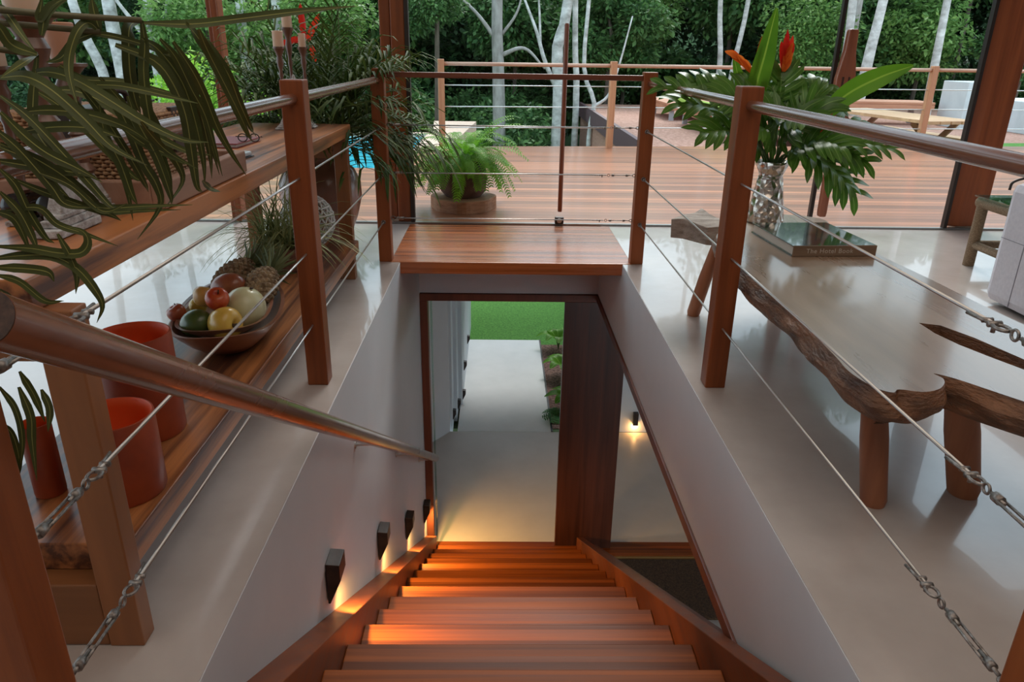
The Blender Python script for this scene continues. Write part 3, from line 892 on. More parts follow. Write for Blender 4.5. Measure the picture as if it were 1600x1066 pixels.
# magazine, papers and glasses
mg = empty('magazine', (-.92, 2.95, ZT), 'thin magazine with a dark red cover lying on the top board beyond the tray', 'magazine')
M = Matrix.Translation((-.955, 2.72, ZT)) @ Matrix.Rotation(math.radians(-3), 4, 'Z')
link('pages', boxm(-.17, -.004, .02, .24, .002, .012, mat=M), plain('paper', (.62, .60, .58), .8), mg)
link('cover', box(boxm(-.175, .004, .012, .25, .0125, .0155, mat=M), -.175, .004, .012, .25, .0005, .0018, mat=M), plain('dark_red_cover', (.20, .012, .022), .35), mg)
bo = empty('book', (-1.05, 2.45, ZT), 'grey glossy open book lying behind the wooden tray', 'book')
M = Matrix.Translation((-1.02, 2.42, ZT)) @ Matrix.Rotation(math.radians(-8), 4, 'Z')
link('pages', boxm(-.19, .17, -.16, .13, .0035, .018, mat=M), plain('grey_pages', (.45, .50, .54), .25), bo, bevel=.004)
link('cover', boxm(-.195, .175, -.165, .135, .0005, .003, mat=M), plain('black_cover', (.02, .02, .025), .4), bo)
gl = empty('glasses', (-.93, 2.83, ZT+.016), 'folded dark spectacles lying on the red magazine', 'glasses')
b = new()
for s_ in (-1, 1):
    ring(b, (-.93+s_*.022, 2.80, ZT+.030), Vector((1,0,0)), Vector((0,0,1)), .014, .0022, sy=1.2)
tube(b, [(-.937, 2.80, ZT+.036), (-.923, 2.80, ZT+.036)], .002, 6)
link('frame', b, DARKM, gl, smooth=True)
for s_ in (-1, 1): link('temple', tube(new(), [(-.93+s_*.046, 2.80, ZT+.034), (-.93+s_*.02, 2.90, ZT+.022)], .002, 6), DARKM, gl, smooth=True)
tag(link('remote_case', boxm(-.885, -.845, 3.10, 3.20, ZT+.0005, ZT+.014), plain('maroon_case', (.09, .02, .02), .4), base=(-.86, 3.15, ZT), bevel=.003), 'tiny dark maroon case lying on the top board just behind the railing post', 'case')

# ------------------------------------------------------------------ slab bench
SZ0, SZ1 = .318, .410
out_ = [(.831, 2.436), (.825, 2.247), (.830, 2.082), (.836, 1.938), (.829, 1.825), (.823, 1.718), (.818, 1.614), (.812, 1.540), (.822, 1.475), (.838, 1.438), (.860, 1.424),
        (.880, 1.440), (.925, 1.428), (.965, 1.440), (.996, 1.468), (1.012, 1.500), (1.006, 1.528), (1.040, 1.500), (1.08, 1.443), (1.12, 1.385), (1.17, 1.32), (1.25, 1.25), (1.36, 1.20), (1.48, 1.22), (1.52, 1.30), (1.50, 1.5),
        (1.465, 1.70), (1.445, 1.85), (1.43, 2.05), (1.42, 2.3), (1.40, 2.6), (1.395, 2.9), (1.39, 3.09), (1.435, 3.13), (1.445, 3.22), (1.39, 3.28), (1.25, 3.33), (1.08, 3.32), (.99, 3.24), (.985, 3.12), (.93, 3.0), (.865, 2.85), (.845, 2.65)]
def dense(poly, k=5):
    P = [Vector((x, y, 0)) for x, y in poly]; n = len(P); o = []
    for i in range(n):
        a, b, c, d = P[i-1], P[i], P[(i+1) % n], P[(i+2) % n]
        for j in range(k):
            t = j/k
            o.append(.5*((2*b)+(c-a)*t+(2*a-5*b+4*c-d)*t*t+(3*b-a-3*c+d)*t*t*t))
    return o
O = dense(out_, 5); NN = len(O)
def offs(P, d):
    n = len(P); r = []
    for i, p in enumerate(P):
        t = (P[(i+2) % n] - P[i-2]).normalized()
        r.append(p + Vector((t.y, -t.x, 0))*d)
    return r
b = new()
rows = []
for z, dd, am in ((SZ1, 0, 0), (SZ1-.005, .002, .001), (SZ1-.018, .006, .008), (SZ1-.036, .014, .016), (SZ1-.055, .010, .022), (SZ1-.072, .0, .020), (SZ0+.006, -.016, .012), (SZ0, -.030, .006)):
    q = offs(O, dd)     # counter-clockwise outline: positive goes outward
    rows.append([b.verts.new(Vector((p.x, p.y, z)) + (offs(O, 1)[0]*0) + Vector((mnoise.noise(Vector((p.x*16, p.y*9, z*30))), mnoise.noise(Vector((p.x*12, p.y*16, z*20+5))), .4*mnoise.noise(Vector((p.x*9, p.y*9, z*20+9)))))*am) for p in q])
for A, B in zip(rows, rows[1:]):
    for i in range(NN):
        f = b.faces.new((A[i], B[i], B[(i+1) % NN], A[(i+1) % NN])); f.material_index = 1
f = b.faces.new(rows[0]); f.material_index = 0
f = b.faces.new(rows[-1]); f.material_index = 1
bmesh.ops.recalc_face_normals(b, faces=b.faces)
be = empty('slab_bench', (1.1, 2.3, 0), 'low live-edge wooden slab bench on round splayed legs beside the right railing', 'bench')
slab = link('slab', b, [SLABTOP, BARK], be)
# long natural hollow cut into the top
hol = [(1.155, 1.870), (1.205, 1.850), (1.242, 1.760), (1.276, 1.620), (1.30, 1.50), (1.31, 1.40), (1.285, 1.40), (1.262, 1.48), (1.232, 1.560), (1.200, 1.635), (1.172, 1.71), (1.155, 1.79)]
hol.reverse()
b = new(); prism(b, hol, SZ1-.045, SZ1+.02)
me = bpy.data.meshes.new('cut'); b.to_mesh(me); b.free()
cut = bpy.data.objects.new('cut', me); col.objects.link(cut); me.materials.append(BARK)
slab_parent = slab.parent; slab.parent = None; slab.location = (0, 0, 0)
me2 = slab.data
for v in me2.vertices: v.co += ORG[be]
md = slab.modifiers.new('hollow', 'BOOLEAN'); md.object = cut; md.operation = 'DIFFERENCE'; md.solver = 'EXACT'
try: md.material_mode = 'TRANSFER'
except Exception: pass
dg = bpy.context.evaluated_depsgraph_get()
nm = bpy.data.meshes.new_from_object(slab.evaluated_get(dg))
slab.modifiers.clear()
if len(nm.polygons) > 50: slab.data = nm
for v in slab.data.vertices: v.co -= ORG[be]
slab.parent = slab_parent
bpy.data.objects.remove(cut)
# grey sawn stub at the far left end
stub = [(.752, 3.150), (.800, 3.13), (.875, 3.02), (.935, 3.01), (.985, 3.10), (.978, 3.22), (.955, 3.26), (.945, 3.375), (.90, 3.33), (.83, 3.25)]
b = new(); P = [Vector((x, y, 0)) for x, y in stub]
A = [b.verts.new((p.x, p.y, .335)) for p in P]; B = [b.verts.new((p.x-.004, p.y, .418+.008*math.sin(i*2.1))) for i, p in enumerate(P)]
for i in range(len(P)): b.faces.new((A[i], A[(i+1) % len(P)], B[(i+1) % len(P)], B[i]))
b.faces.new(B); b.faces.new(list(reversed(A)))
bmesh.ops.recalc_face_normals(b, faces=b.faces)
bmesh.ops.triangulate(b, faces=[f for f in b.faces if len(f.verts) > 4])
link('sawn_stub', b, DRIFT, be, bevel=.004, label='grey weathered sawn stub')
def bleg(x, y, xt, yt, r0, r1):
    b = tube(new(), [(x, y, 0), (x, y, .012), (x+(xt-x)*.5, y+(yt-y)*.5, .18), (xt, yt, .345)], [r0*.9, r0, (r0+r1)*.52, r1*.8], 20)
    link('leg', b, LEGW, be, smooth=True, auto=True)
bleg(.985, 1.612, .945, 1.66, .033, .034)
bleg(1.252, 1.66, 1.18, 1.69, .040, .042)
bleg(.872, 3.078, .925, 3.02, .029, .026)
bleg(1.262, 3.115, 1.22, 3.05, .034, .028)

# book
bb = empty('book', (1.21, 2.77, SZ1), 'thick hardcover book with a dark green garden photograph cover lying on the slab bench', 'book')
M = Matrix.Translation((1.205, 2.765, SZ1)) @ Matrix.Rotation(math.radians(4.0), 4, 'Z')
COV = bpy.data.materials.new('garden_cover'); t_, b_ = nodes_of(COV); v_ = coords(t_, (1,1,1))
t_.links.new(ramp(t_, [(.28, (.008, .014, .018)), (.45, (.02, .035, .035)), (.52, (.05, .09, .04)), (.62, (.035, .06, .07)), (.80, (.40, .46, .46))], noisen(t_, v_, 14, 6, .65)).outputs[0], b_.inputs['Base Color']); b_.inputs['Roughness'].default_value = .12; b_.inputs['Coat Weight'].default_value = .6
SPI = wood('spine_cloth', (.12, .075, .045), (.26, .17, .11), 'x', .6, 20)
link('cover', box(boxm(-.158, .158, -.190, .190, .0365, .0405, mat=M), -.158, .158, -.190, .190, .0006, .0045, mat=M), COV, bb, bevel=.001)
link('spine', boxm(-.158, .158, -.196, -.1902, .0006, .0405, mat=M), SPI, bb, bevel=.002)
link('pages', boxm(-.152, .152, -.189, .184, .0047, .0363, mat=M), plain('cream_paper', (.60, .52, .45), .85), bb)
cu = bpy.data.curves.new('title', 'FONT'); cu.body = 'The Hotel Book'; cu.size = .024; cu.extrude = .0003; cu.align_x = 'CENTER'; cu.align_y = 'CENTER'; cu.space_character = 1.12
to = bpy.data.objects.new('title_tmp', cu); col.objects.link(to)
dg = bpy.context.evaluated_depsgraph_get()
tm = bpy.data.meshes.new_from_object(to.evaluated_get(dg)); bpy.data.objects.remove(to)
TM = M @ Matrix.Translation((-.02, -.1964, .0205)) @ Matrix.Rotation(math.radians(90), 4, 'X')
for v in tm.vertices: v.co = (TM @ v.co) - ORG[bb]
link('title', tm, plain('title_grey', (.50, .44, .38), .6), bb, label='pale grey spine title')

# vase with leaves and flowers
VX, VY = 1.158, 3.15
HAM = plain('hammered_silver', (.60, .53, .47), .22, 1.0)
t_, b_ = nodes_of(HAM); v_ = coords(t_, (22, 22, 16)); vo = t_.nodes.new('ShaderNodeTexVoronoi'); vo.inputs['Scale'].default_value = 1.6; t_.links.new(v_, vo.inputs['Vector']); bump(t_, b_, vo.outputs['Distance'], .7, .02)
va = empty('silver_vase', (VX, VY, SZ1), 'hammered silver vase full of leaves standing at the far end of the slab bench', 'vase')
b = lathe(new(), [(0, .001), (.074, .001), (.079, .006), (.078, .02), (.070, .08), (.060, .14), (.053, .185), (.049, .203), (.055, .220), (.066, .245), (.073, .262), (.070, .262), (.060, .24), (.045, .20), (.05, .12), (.06, .03), (0, .02)], (VX, VY, SZ1), 40)
link('vessel', b, HAM, va, smooth=True)
LOBED = leafmat('lobed_leaf', (.034, .10, .012), (.105, .24, .028), (.18, .31, .07), .30, .30, islands=False, scale=6, spec=.45)
HLEAF = leafmat('heliconia_leaf', (.055, .17, .012), (.15, .32, .02), (.26, .42, .05), .45, .30, islands=False, scale=3)
STEMG = plain('green_stem', (.09, .16, .035), .5)
def lobed_leaf(b, p0, tip, droop, w, lobes=7, lw=.024, up=Vector((0,0,1))):
    """a deeply cut leaf: fingers on both sides of a midrib"""
    p0, tip = Vector(p0), Vector(tip)
    mid = (p0+tip)/2 + Vector((0,0,droop))
    sp_ = spline([p0, mid, tip], 18)
    ribbon(b, sp_, lw*1.3, up=up, fold=.12, raw=True, shape=lambda s: .5 + .5*math.sin(math.pi*min(1, s*1.02)) if s < .97 else .1)
    n = len(sp_)-1
    for k in range(lobes):
        t = .04 + .86*k/(lobes-1)
        i = int(t*n); p = sp_[i]; d = (sp_[min(n, i+1)]-sp_[max(0, i-1)]).normalized()
        s_ = d.cross(up).normalized()
        nn = s_.cross(d)
        ll = w*(.55 + .6*math.sin(math.pi*(.15+.75*t)))
        for sg in (-1, 1):
            dr = (s_*sg*(1.0-.45*t) + d*(.15+.95*t)).normalized()
            e1 = p + dr*ll*.5 + nn*ll*.06; e2 = p + dr*ll - nn*ll*.10
            ribbon(b, [p, e1, e2], lw*(.95+.25*math.sin(3*t)), up=up, fold=.08, n=8, shape=lambda s: .75+.3*math.sin(math.pi*s) if s < .8 else max(.05, (1-s)*4.5))
bq = empty('lobed_leaf_bouquet', (VX, VY, SZ1+.2), 'bouquet of dark green deeply lobed leaves spilling from the silver vase', 'leaves')
b = new(); bs = new()
rr = random.Random(5)
specs = [  # tip positions (x, y, z), width
    ((.70, 3.10, .90), .13), ((.66, 3.28, .96), .10), ((.80, 3.30, .98), .12), ((.78, 2.95, .80), .12), ((.90, 3.45, .98), .12), ((.86, 3.0, .94), .12),
    ((1.48, 3.02, .55), .13), ((1.40, 2.92, .60), .11), ((1.46, 3.32, .90), .12), ((1.56, 3.15, .80), .12), ((1.52, 3.05, .68), .11), ((1.38, 3.28, .97), .12),
    ((1.18, 2.93, .85), .12), ((1.05, 2.98, .88), .11), ((1.28, 2.98, .88), .12), ((1.25, 3.40, .98), .12), ((1.10, 3.42, 1.0), .11), ((1.34, 2.90, .76), .12), ((.96, 2.92, .82), .11), ((1.44, 3.45, .82), .11), ((.90, 3.2, .80), .11),
    ((1.60, 3.00, .74), .10), ((1.15, 3.18, 1.02), .11), ((1.32, 3.15, .93), .11), ((1.0, 3.15, .96), .12)]
base = Vector((VX, VY, SZ1+.25))
for tip, w in specs:
    tip = Vector(tip); d = tip-base
    p0 = base + Vector((d.x*.28, d.y*.28, max(.06, d.z*.62)))
    tube(bs, spline([base + Vector((rr.uniform(-.03,.03), rr.uniform(-.03,.03), -.12)), base+Vector((d.x*.08, d.y*.08, .02)), p0], 8), .0035, 6)
    upv = Vector((rr.uniform(-.4,.4), -.75+rr.uniform(-.3,.3), .8)).normalized()
    lobed_leaf(b, p0, tip, .03, w, 7, .027, up=upv)
link('leaves', b, LOBED, bq); link('stems', bs, STEMG, bq, smooth=True)
def bladeleaf(name, pts, w, lab, m=HLEAF, up=Vector((0,-1,.3))):
    e = empty(name, pts[0], lab, 'leaf')
    link('blade', ribbon(new(), pts[1:], w, up=up, fold=.18, n=26, shape=lambda s: max(.02, math.sin(math.pi*(s*.93+.05))**.75)), m, e)
    link('stalk', tube(new(), [pts[0], pts[1]], .005, 8), STEMG, e, smooth=True)
bladeleaf('heliconia_leaf', [(VX-.02, VY, .66), (1.062, 3.15, .80), (1.045, 3.15, .95), (1.065, 3.15, 1.10), (1.086, 3.15, 1.262)], .085, 'tall upright bright green leaf blade rising from the silver vase')
bladeleaf('heliconia_leaf', [(VX-.02, VY+.01, .66), (1.03, 3.17, .86), (.985, 3.18, .98), (.945, 3.18, 1.09)], .045, 'short bright green leaf blade just left of the tall upright blade')
bladeleaf('heliconia_leaf', [(VX+.03, VY, .66), (1.30, 3.12, .82), (1.40, 3.12, .935), (1.53, 3.12, 1.01), (1.66, 3.12, 1.058)], .088, 'long bright green leaf blade reaching out right from the vase')
ORNG = leafmat('orange_bract', (.75, .10, .015), (.95, .28, .04), None, .3, .4, islands=True)
REDB = leafmat('red_bract', (.50, .012, .012), (.80, .05, .02), None, .3, .35, islands=True)
def paradise(name, base_, top, lab, side, red=False):
    e = empty(name, base_, lab, 'flower')
    link('stem', tube(new(), spline([base_, ((Vector(base_)+Vector(top))/2 + Vector((.01,0,0))), top], 10), .0032, 6), STEMG, e, smooth=True)
    T = Vector(top); b = new()
    if side:
        for k in range(7):
            q = T + Vector((-.012*k, .003*(k % 2), .010*k))
            d_ = Vector((-.5-.06*k, rr.uniform(-.2,.2), .45 + .30*(k % 2))).normalized()
            ribbon(b, [q, q+d_*.035, q+d_*.065+Vector((0,0,-.004))], .022, up=Vector((0,-1,.2)), fold=.3, n=8)
        link('bracts', b, ORNG, e)
        b = new(); ribbon(b, [T, T+Vector((.006,0,.07)), T+Vector((.015,0,.145))], .018, up=Vector((0,-1,.1)), fold=.3, n=8); link('spike', b, REDB, e, label='thin red spike')
    else:
        for k in range(5):
            d_ = Vector(((k-2)*.11, rr.uniform(-.1,.1), 1)).normalized()
            ribbon(b, [T, T+d_*.07, T+d_*(.16-.022*abs(k-2))], .028, up=Vector((0,-1,.1)), fold=.3, n=8)
        link('bracts', b, REDB, e)
        b = new()
        for k in range(6):
            d_ = Vector((.30+.08*(k % 3), -.3, .8+.1*k)).normalized()
            q = T+Vector((0,-.006,.012*k)); ribbon(b, [q, q+d_*.03, q+d_*.055], .018, up=Vector((0,-1,.1)), fold=.3, n=6)
        for k in range(4):
            d_ = Vector((-.35, -.3, .8)).normalized()
            q = T+Vector((0,-.006,.010*k)); ribbon(b, [q, q+d_*.02, q+d_*.035], .014, up=Vector((0,-1,.1)), fold=.3, n=6)
        link('petals', b, ORNG, e, label='orange petals')
paradise('heliconia_flower', (VX-.02, VY+.02, .66), (1.035, 3.17, 1.015), 'orange heliconia flower left of the tall blade in the vase arrangement', True)
paradise('heliconia_flower', (VX+.02, VY+.02, .66), (1.158, 3.18, 1.028), 'red and orange upright heliconia flower right of the tall blade', False)
b = new(); ribbon(b, [(1.30, 3.05, .80), (1.315, 3.05, .84), (1.335, 3.05, .885)], .018, up=Vector((0,-1,.1)), fold=.3, n=8)
tag(link('red_bud', b, REDB, base=(1.30, 3.05, .80)), 'small dark red bud low among the leaves right of the vase centre', 'flower bud')

# ------------------------------------------------------------------ sofa and side table
FAB = cloudy('pale_lavender_fabric', (.56, .54, .60), (.64, .62, .67), 60, .9, .03, bmp=.15)
sf = empty('sofa', (2.9, 2.7, 0), 'pale lavender-grey upholstered sofa arm at the right edge behind the bench', 'sofa')
link('arm', boxm(2.33, 2.62, 2.25, 3.33, .012, .575), FAB, sf, bevel=.045)
link('seat', boxm(2.60, 3.6, 2.20, 3.25, .012, .40), FAB, sf, bevel=.05)
link('back', boxm(2.60, 3.6, 3.10, 3.40, .012, .72), FAB, sf, bevel=.06)
SEAM = plain('seam', (.22, .21, .25), .9)
link('seam', box(boxm(2.3285, 2.332, 3.135, 3.139, .03, .54), 2.3285, 2.332, 2.6, 3.30, .318, .320), SEAM, sf)
b = tube(new(), spline([(2.335, 3.335, .53), (2.345, 3.338, .565), (2.40, 3.335, .585), (2.46, 3.33, .585)], 14), .006, 8)
link('piping', b, DARKM, sf, smooth=True, label='dark piping')
ROPE = cloudy('twisted_rope', (.26, .15, .08), (.60, .42, .26), 110, .8, .05, bmp=1.0, stretch=(1,1,2.5))
tb = empty('side_table', (2.9, 3.7, 0), 'rope-wrapped side table with a glass top beside the sofa', 'side table')
for x, y in ((2.655, 3.97), (2.655, 3.48), (3.2, 3.97), (3.2, 3.48)):
    link('leg', tube(new(), [(x, y, 0.001), (x, y, .355)], .030, 16), ROPE, tb, smooth=True, auto=True)
for a, c_ in (((2.655, 3.46), (2.655, 4.0)), ((2.655, 3.97), (3.2, 3.97)), ((2.655, 3.48), (3.2, 3.48)), ((3.2, 3.46), (3.2, 4.0))):
    link('top_rail', tube(new(), [(*a, .352), (*c_, .352)], .030, 16), ROPE, tb, smooth=True, auto=True)
link('stretcher', tube(new(), [(2.655, 3.48, .12), (2.655, 3.97, .12)], .022, 14), ROPE, tb, smooth=True)
link('stretcher', tube(new(), [(2.655, 3.97, .12), (3.2, 3.97, .12)], .022, 14), ROPE, tb, smooth=True)
link('glass_top', boxm(2.62, 3.235, 3.445, 4.005, .3825, .390), glassmat('table_glass', (.55, .78, .78), .25), tb)

# door handles on the glass
HW = wood('door_handle_timber', (.15, .042, .018), (.36, .11, .05), 'z', .35, 30, coat=.2)
h1 = PANES[4]; h1.name = 'door_2'; h1['label'] = 'middle glass door with a slim round wooden pull handle'
h1 = link('pull_handle', tube(new(), [(.400, 4.835, .10), (.400, 4.835, .108), (.4, 4.835, 1.243), (.4, 4.835, 1.252)], [.012, .015, .015, .012], 16), HW, h1, smooth=True)
for z in (.25, 1.1): link('standoff', tube(new(), [(.40, 4.84, z), (.40, 4.874, z)], .006, 8), STEEL, h1, smooth=True)
lk = PANES[4]
lk = link('lock', boxm(.370, .430, 4.845, 4.874, .014, .060), DARKM, lk, bevel=.006)
link('cylinder', tube(new(), [(.40, 4.835, .038), (.40, 4.846, .038)], .016, 18), STEEL, lk, smooth=True, auto=True)
h2 = PANES[5]; h2.name = 'door_3'; h2['label'] = 'right glass door with a carved slotted wooden pull handle'
b = new(); prof = [(.09, .022), (.12, .026), (.60, .026), (.70, .030), (.80, .052), (.88, .060), (.96, .060), (1.04, .048), (1.12, .034), (1.23, .030), (1.245, .027)]
xs = 2.152
L_ = []
for z, w in prof:
    L_.append([b.verts.new(p) for p in ((xs-w, 4.80, z), (xs+w, 4.80, z), (xs+w, 4.85, z), (xs-w, 4.85, z))])
for A, B in zip(L_, L_[1:]):
    for k in range(4): b.faces.new((A[k], A[(k+1) % 4], B[(k+1) % 4], B[k]))
b.faces.new(list(reversed(L_[0]))); b.faces.new(L_[-1])
h2 = link('pull_handle', b, HW, h2, bevel=.008)
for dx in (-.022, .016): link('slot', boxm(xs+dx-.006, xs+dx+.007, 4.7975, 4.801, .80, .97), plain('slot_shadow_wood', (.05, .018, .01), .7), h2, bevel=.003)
for z in (.25, 1.1): link('standoff', tube(new(), [(xs, 4.85, z), (xs, 4.874, z)], .006, 8), STEEL, h2, smooth=True)

# ------------------------------------------------------------------ fern on the deck
def frond(b, p0, d, L, droop, n, ll, lw, up0=Vector((0,0,1)), taper=True, ang=1.15, hang=.25, start=.12):
    d = Vector(d).normalized(); pts = []
    p = Vector(p0); step = L/n; dd = d.copy()
    for i in range(n+1):
        pts.append(p.copy()); p = p + dd*step
        dd = (dd + Vector((0,0,-droop/n))).normalized()
    ribbon(b, pts, .006, fold=.1, raw=True, shape=lambda s: 1-.6*s)
    for i in range(1, n+1):
        t = i/n
        if t < start: continue
        dl = (pts[i]-pts[i-1]).normalized()
        s_ = dl.cross(Vector((0,0,1)))
        if s_.length < .05: s_ = dl.cross(Vector((d.y, -d.x, .2)))
        s_.normalize()
        l = ll * (math.sin(math.pi*min(1, .10+.90*(1-t)))**.55 if taper else 1) * random.uniform(.85, 1.1)
        for sg in (-1, 1):
            q = (s_*sg*math.sin(ang) + dl*math.cos(ang)).normalized()
            e1 = pts[i] + q*l*.55 + Vector((0,0,.02*l)); e2 = pts[i] + q*l + Vector((0,0,-hang*l))
            ribbon(b, [pts[i], e1, e2], lw, up=s_.cross(dl), fold=.1, raw=True, shape=lambda s: (.7, 1.0, .15)[int(round(s*2))])
FERNM = leafmat('fern_green', (.06, .22, .012), (.24, .52, .04), None, .35, .5, islands=False, scale=9)
fe = empty('potted_fern', (-.27, 5.42, .085), 'bright green fern in a dark pot on a round wood slice outside on the deck', 'fern')
b = new()
for k in range(110):
    a = k*2.399 + random.uniform(-.2, .2); e_ = random.uniform(.15, 1.25)
    d = Vector((math.cos(a)*math.cos(e_), math.sin(a)*math.cos(e_), math.sin(e_)))
    frond(b, (-.27+.05*math.cos(a), 5.42+.05*math.sin(a), .33+.03*random.random()), d, random.uniform(.30, .50), random.uniform(1.5, 2.5), 24, .048, .010)
link('fronds', b, FERNM, fe)
POTD = cloudy('dark_pot', (.05, .028, .022), (.13, .075, .06), 12, .7, .05, bmp=.3)
link('pot', lathe(new(), [(0, 0), (.13, 0), (.165, .04), (.175, .12), (.165, .20), (.15, .235), (.14, .235), (.14, .20), (0, .20)], (-.27, 5.42, .092), 32), POTD, fe, smooth=True, auto=True)
b = new(); n = 48
A = []; 
for z, k in ((.001, 1.0), (.085, 1.0), (.090, .975)):
    A.append([b.verts.new((-.27+(.235+.012*math.sin(3*t)+.008*math.sin(7*t))*k*math.cos(t), 5.42+(.235+.012*math.sin(3*t)+.008*math.sin(7*t))*k*math.sin(t), z)) for t in (2*math.pi*i/n for i in range(n))])
for P, Q in zip(A, A[1:]):
    for i in range(n): b.faces.new((P[i], P[(i+1) % n], Q[(i+1) % n], Q[i]))
b.faces.new(list(reversed(A[0]))); b.faces.new(A[-1])
tag(link('wood_slice', b, cloudy('wood_slice', (.22, .10, .05), (.42, .22, .12), 12, .7, .05, bmp=.3, stretch=(1,1,4)), base=(-.27, 5.42, 0)), 'round slice of tree trunk on the deck under the fern pot', 'wood slice')

# ------------------------------------------------------------------ urn with a feathery palm behind the shelf
URN = cloudy('brown_urn_glaze', (.16, .06, .035), (.30, .125, .07), 3, .3, .08, coat=.4, spec=.6)
ur = empty('urn_palm', (-1.00, 4.12, 0), 'large brown glazed urn with a bushy narrow-leaved palm behind the far shelf end', 'potted palm')
link('urn', lathe(new(), [(0, .001), (.10, .001), (.12, .01), (.155, .10), (.20, .22), (.225, .32), (.222, .40), (.19, .47), (.14, .51), (.135, .54), (.155, .565), (.150, .57), (.12, .55), (.12, .50), (0, .50)], (-1.00, 4.12, 0), 48), URN, ur, smooth=True)
UPALM = leafmat('narrow_palm_leaf', (.026, .060, .010), (.11, .16, .035), None, .2, .62, islands=True, scale=5)
b = new(); rs = random.Random(3)
cx, cy = -1.00, 4.12
for k in range(84):
    a = k*2.399 + rs.uniform(-.3, .3); e_ = rs.uniform(.25, 1.40)
    d = Vector((math.cos(a)*math.cos(e_), math.sin(a)*math.cos(e_)*.8, math.sin(e_)))
    L = rs.uniform(.34, .62) * (1 + .45*max(0, math.sin(e_)-.6))
    random.seed(k)
    p0 = Vector((cx + .05*math.cos(a), cy + .05*math.sin(a), .58))
    if math.cos(a) > .2: L *= 1.12
    # arching cane with leaflets of uneven length
    pts = [p0]; dd = d.copy(); n = 16
    for i in range(n):
        pts.append(pts[-1] + dd*L/n); dd = (dd + Vector((0,0,-1.1/n*rs.uniform(.7, 1.3)))).normalized()
    tube(b, pts[::3]+[pts[-1]], .0035, 4)
    for i in range(5, n+1):
        dl = (pts[i]-pts[i-1]).normalized(); s_ = dl.cross(Vector((0,0,1))).normalized()
        for sg in (-1, 1):
            q = (s_*sg*.8 + dl*.75 + Vector((rs.uniform(-.2,.2), rs.uniform(-.2,.2), rs.uniform(-.1,.25)))).normalized(); l = rs.uniform(.16, .27)
            ribbon(b, [pts[i], pts[i]+q*l*.5+Vector((0,0,.015)), pts[i]+q*l*.85+Vector((0,0,-.035)), pts[i]+q*l+Vector((0,0,-.075))], .0135, up=Vector((0,0,1)), fold=.2, raw=True, shape=lambda s: (.6, 1.0, .8, .12)[int(round(s*3))])
link('foliage', b, UPALM, ur)
# red hanging heliconia and thin stems rising from it
e = empty('heliconia_flower', (-.95, 4.02, .9), 'red heliconia flower rising above the urn palm behind the candlesticks', 'flower')
link('stem', tube(new(), spline([(-.93, 4.04, .62), (-.92, 4.03, .90), (-.935, 4.0, 1.05), (-.985, 4.0, 1.13)], 14), .004, 6), STEMG, e, smooth=True)
b = new()
for q, d_, l in (((-.99, 4.0, 1.135), (-.05, 0, 1), .16), ((-.99, 4.0, 1.135), (-1, 0, -.25), .14), ((-.975, 4.0, 1.12), (.55, 0, 1), .15), ((-.96, 4.0, 1.10), (.12, 0, -.6), .08)):
    q = Vector(q); d_ = Vector(d_).normalized(); ribbon(b, [q, q+d_*l*.5, q+d_*l], .034, up=Vector((0,-1,.2)), fold=.35, n=10)
link('bracts', b, REDB, e)
b = new()
for x in (-.87, -.84, -.80): tube(b, [(x, 4.08, .6), (x+.01, 4.06, 1.0), (x+.015, 4.05, 1.30 if x < -.81 else 1.12)], .0045, 6)
tag(link('green_stems', b, STEMG, base=(-.85, 4.07, .6), smooth=True), 'three thin upright green stems standing in the urn palm', 'stems')

# ------------------------------------------------------------------ grassy pot on the lower board
gp = empty('potted_grass_plant', (-.96, 3.12, .206), 'planter of thin arching grass-like leaves on the lower board at its far end', 'potted plant')
link('planter', boxm(-1.05, -.83, 2.98, 3.24, .2065, .295), cloudy('rough_red_planter', (.10, .035, .02), (.26, .10, .055), 30, .85, .05, bmp=.6), gp, bevel=.006)
SPID = leafmat('grass_leaf', (.10, .13, .035), (.44, .46, .20), None, .2, .45, islands=True, scale=8)
b = new(); rs = random.Random(11)
for k in range(260):
    a = rs.uniform(0, 2*math.pi); L = rs.uniform(.18, .42); e_ = rs.uniform(.5, 1.45)
    p = Vector((-.94+rs.uniform(-.08, .08), 3.11+rs.uniform(-.09, .09), .29)); d = Vector((math.cos(a)*math.cos(e_), math.sin(a)*math.cos(e_), math.sin(e_)))
    pts = [p]
    for i in range(9):
        pts.append(pts[-1] + d*L/9); d = (d + Vector((0,0,-rs.uniform(.12, .30)))).normalized()
    ribbon(b, pts, rs.uniform(.0055, .0095), up=Vector((0,0,1)), fold=.2, raw=True, shape=lambda s: 1-.85*s**2)
link('blades', b, SPID, gp)
lt = new()
for i in range(9):
    th = -1.2 + 2.4*i/8
    ring(lt, (-.90, 3.40, .335+.125*math.sin(th)), Vector((1,0,0)), Vector((0,1,0)), .125*math.cos(th)+.001, .004, n=24)
for i in range(20):
    a0 = 2*math.pi*i/20
    for sg in (-1, 1):
        tube(lt, [(-.90+.125*math.cos(th)*math.cos(a0+sg*th*.6), 3.40+.125*math.cos(th)*math.sin(a0+sg*th*.6), .335+.125*math.sin(th)) for th in (-1.3+2.6*k/10 for k in range(11))], .0035, 5)
tag(link('lattice_globe', lt, plain('white_lattice', (.55, .54, .52), .7), base=(-.90, 3.40, .21), smooth=True), 'round white woven lattice globe half hidden behind the potted grass', 'ornament')

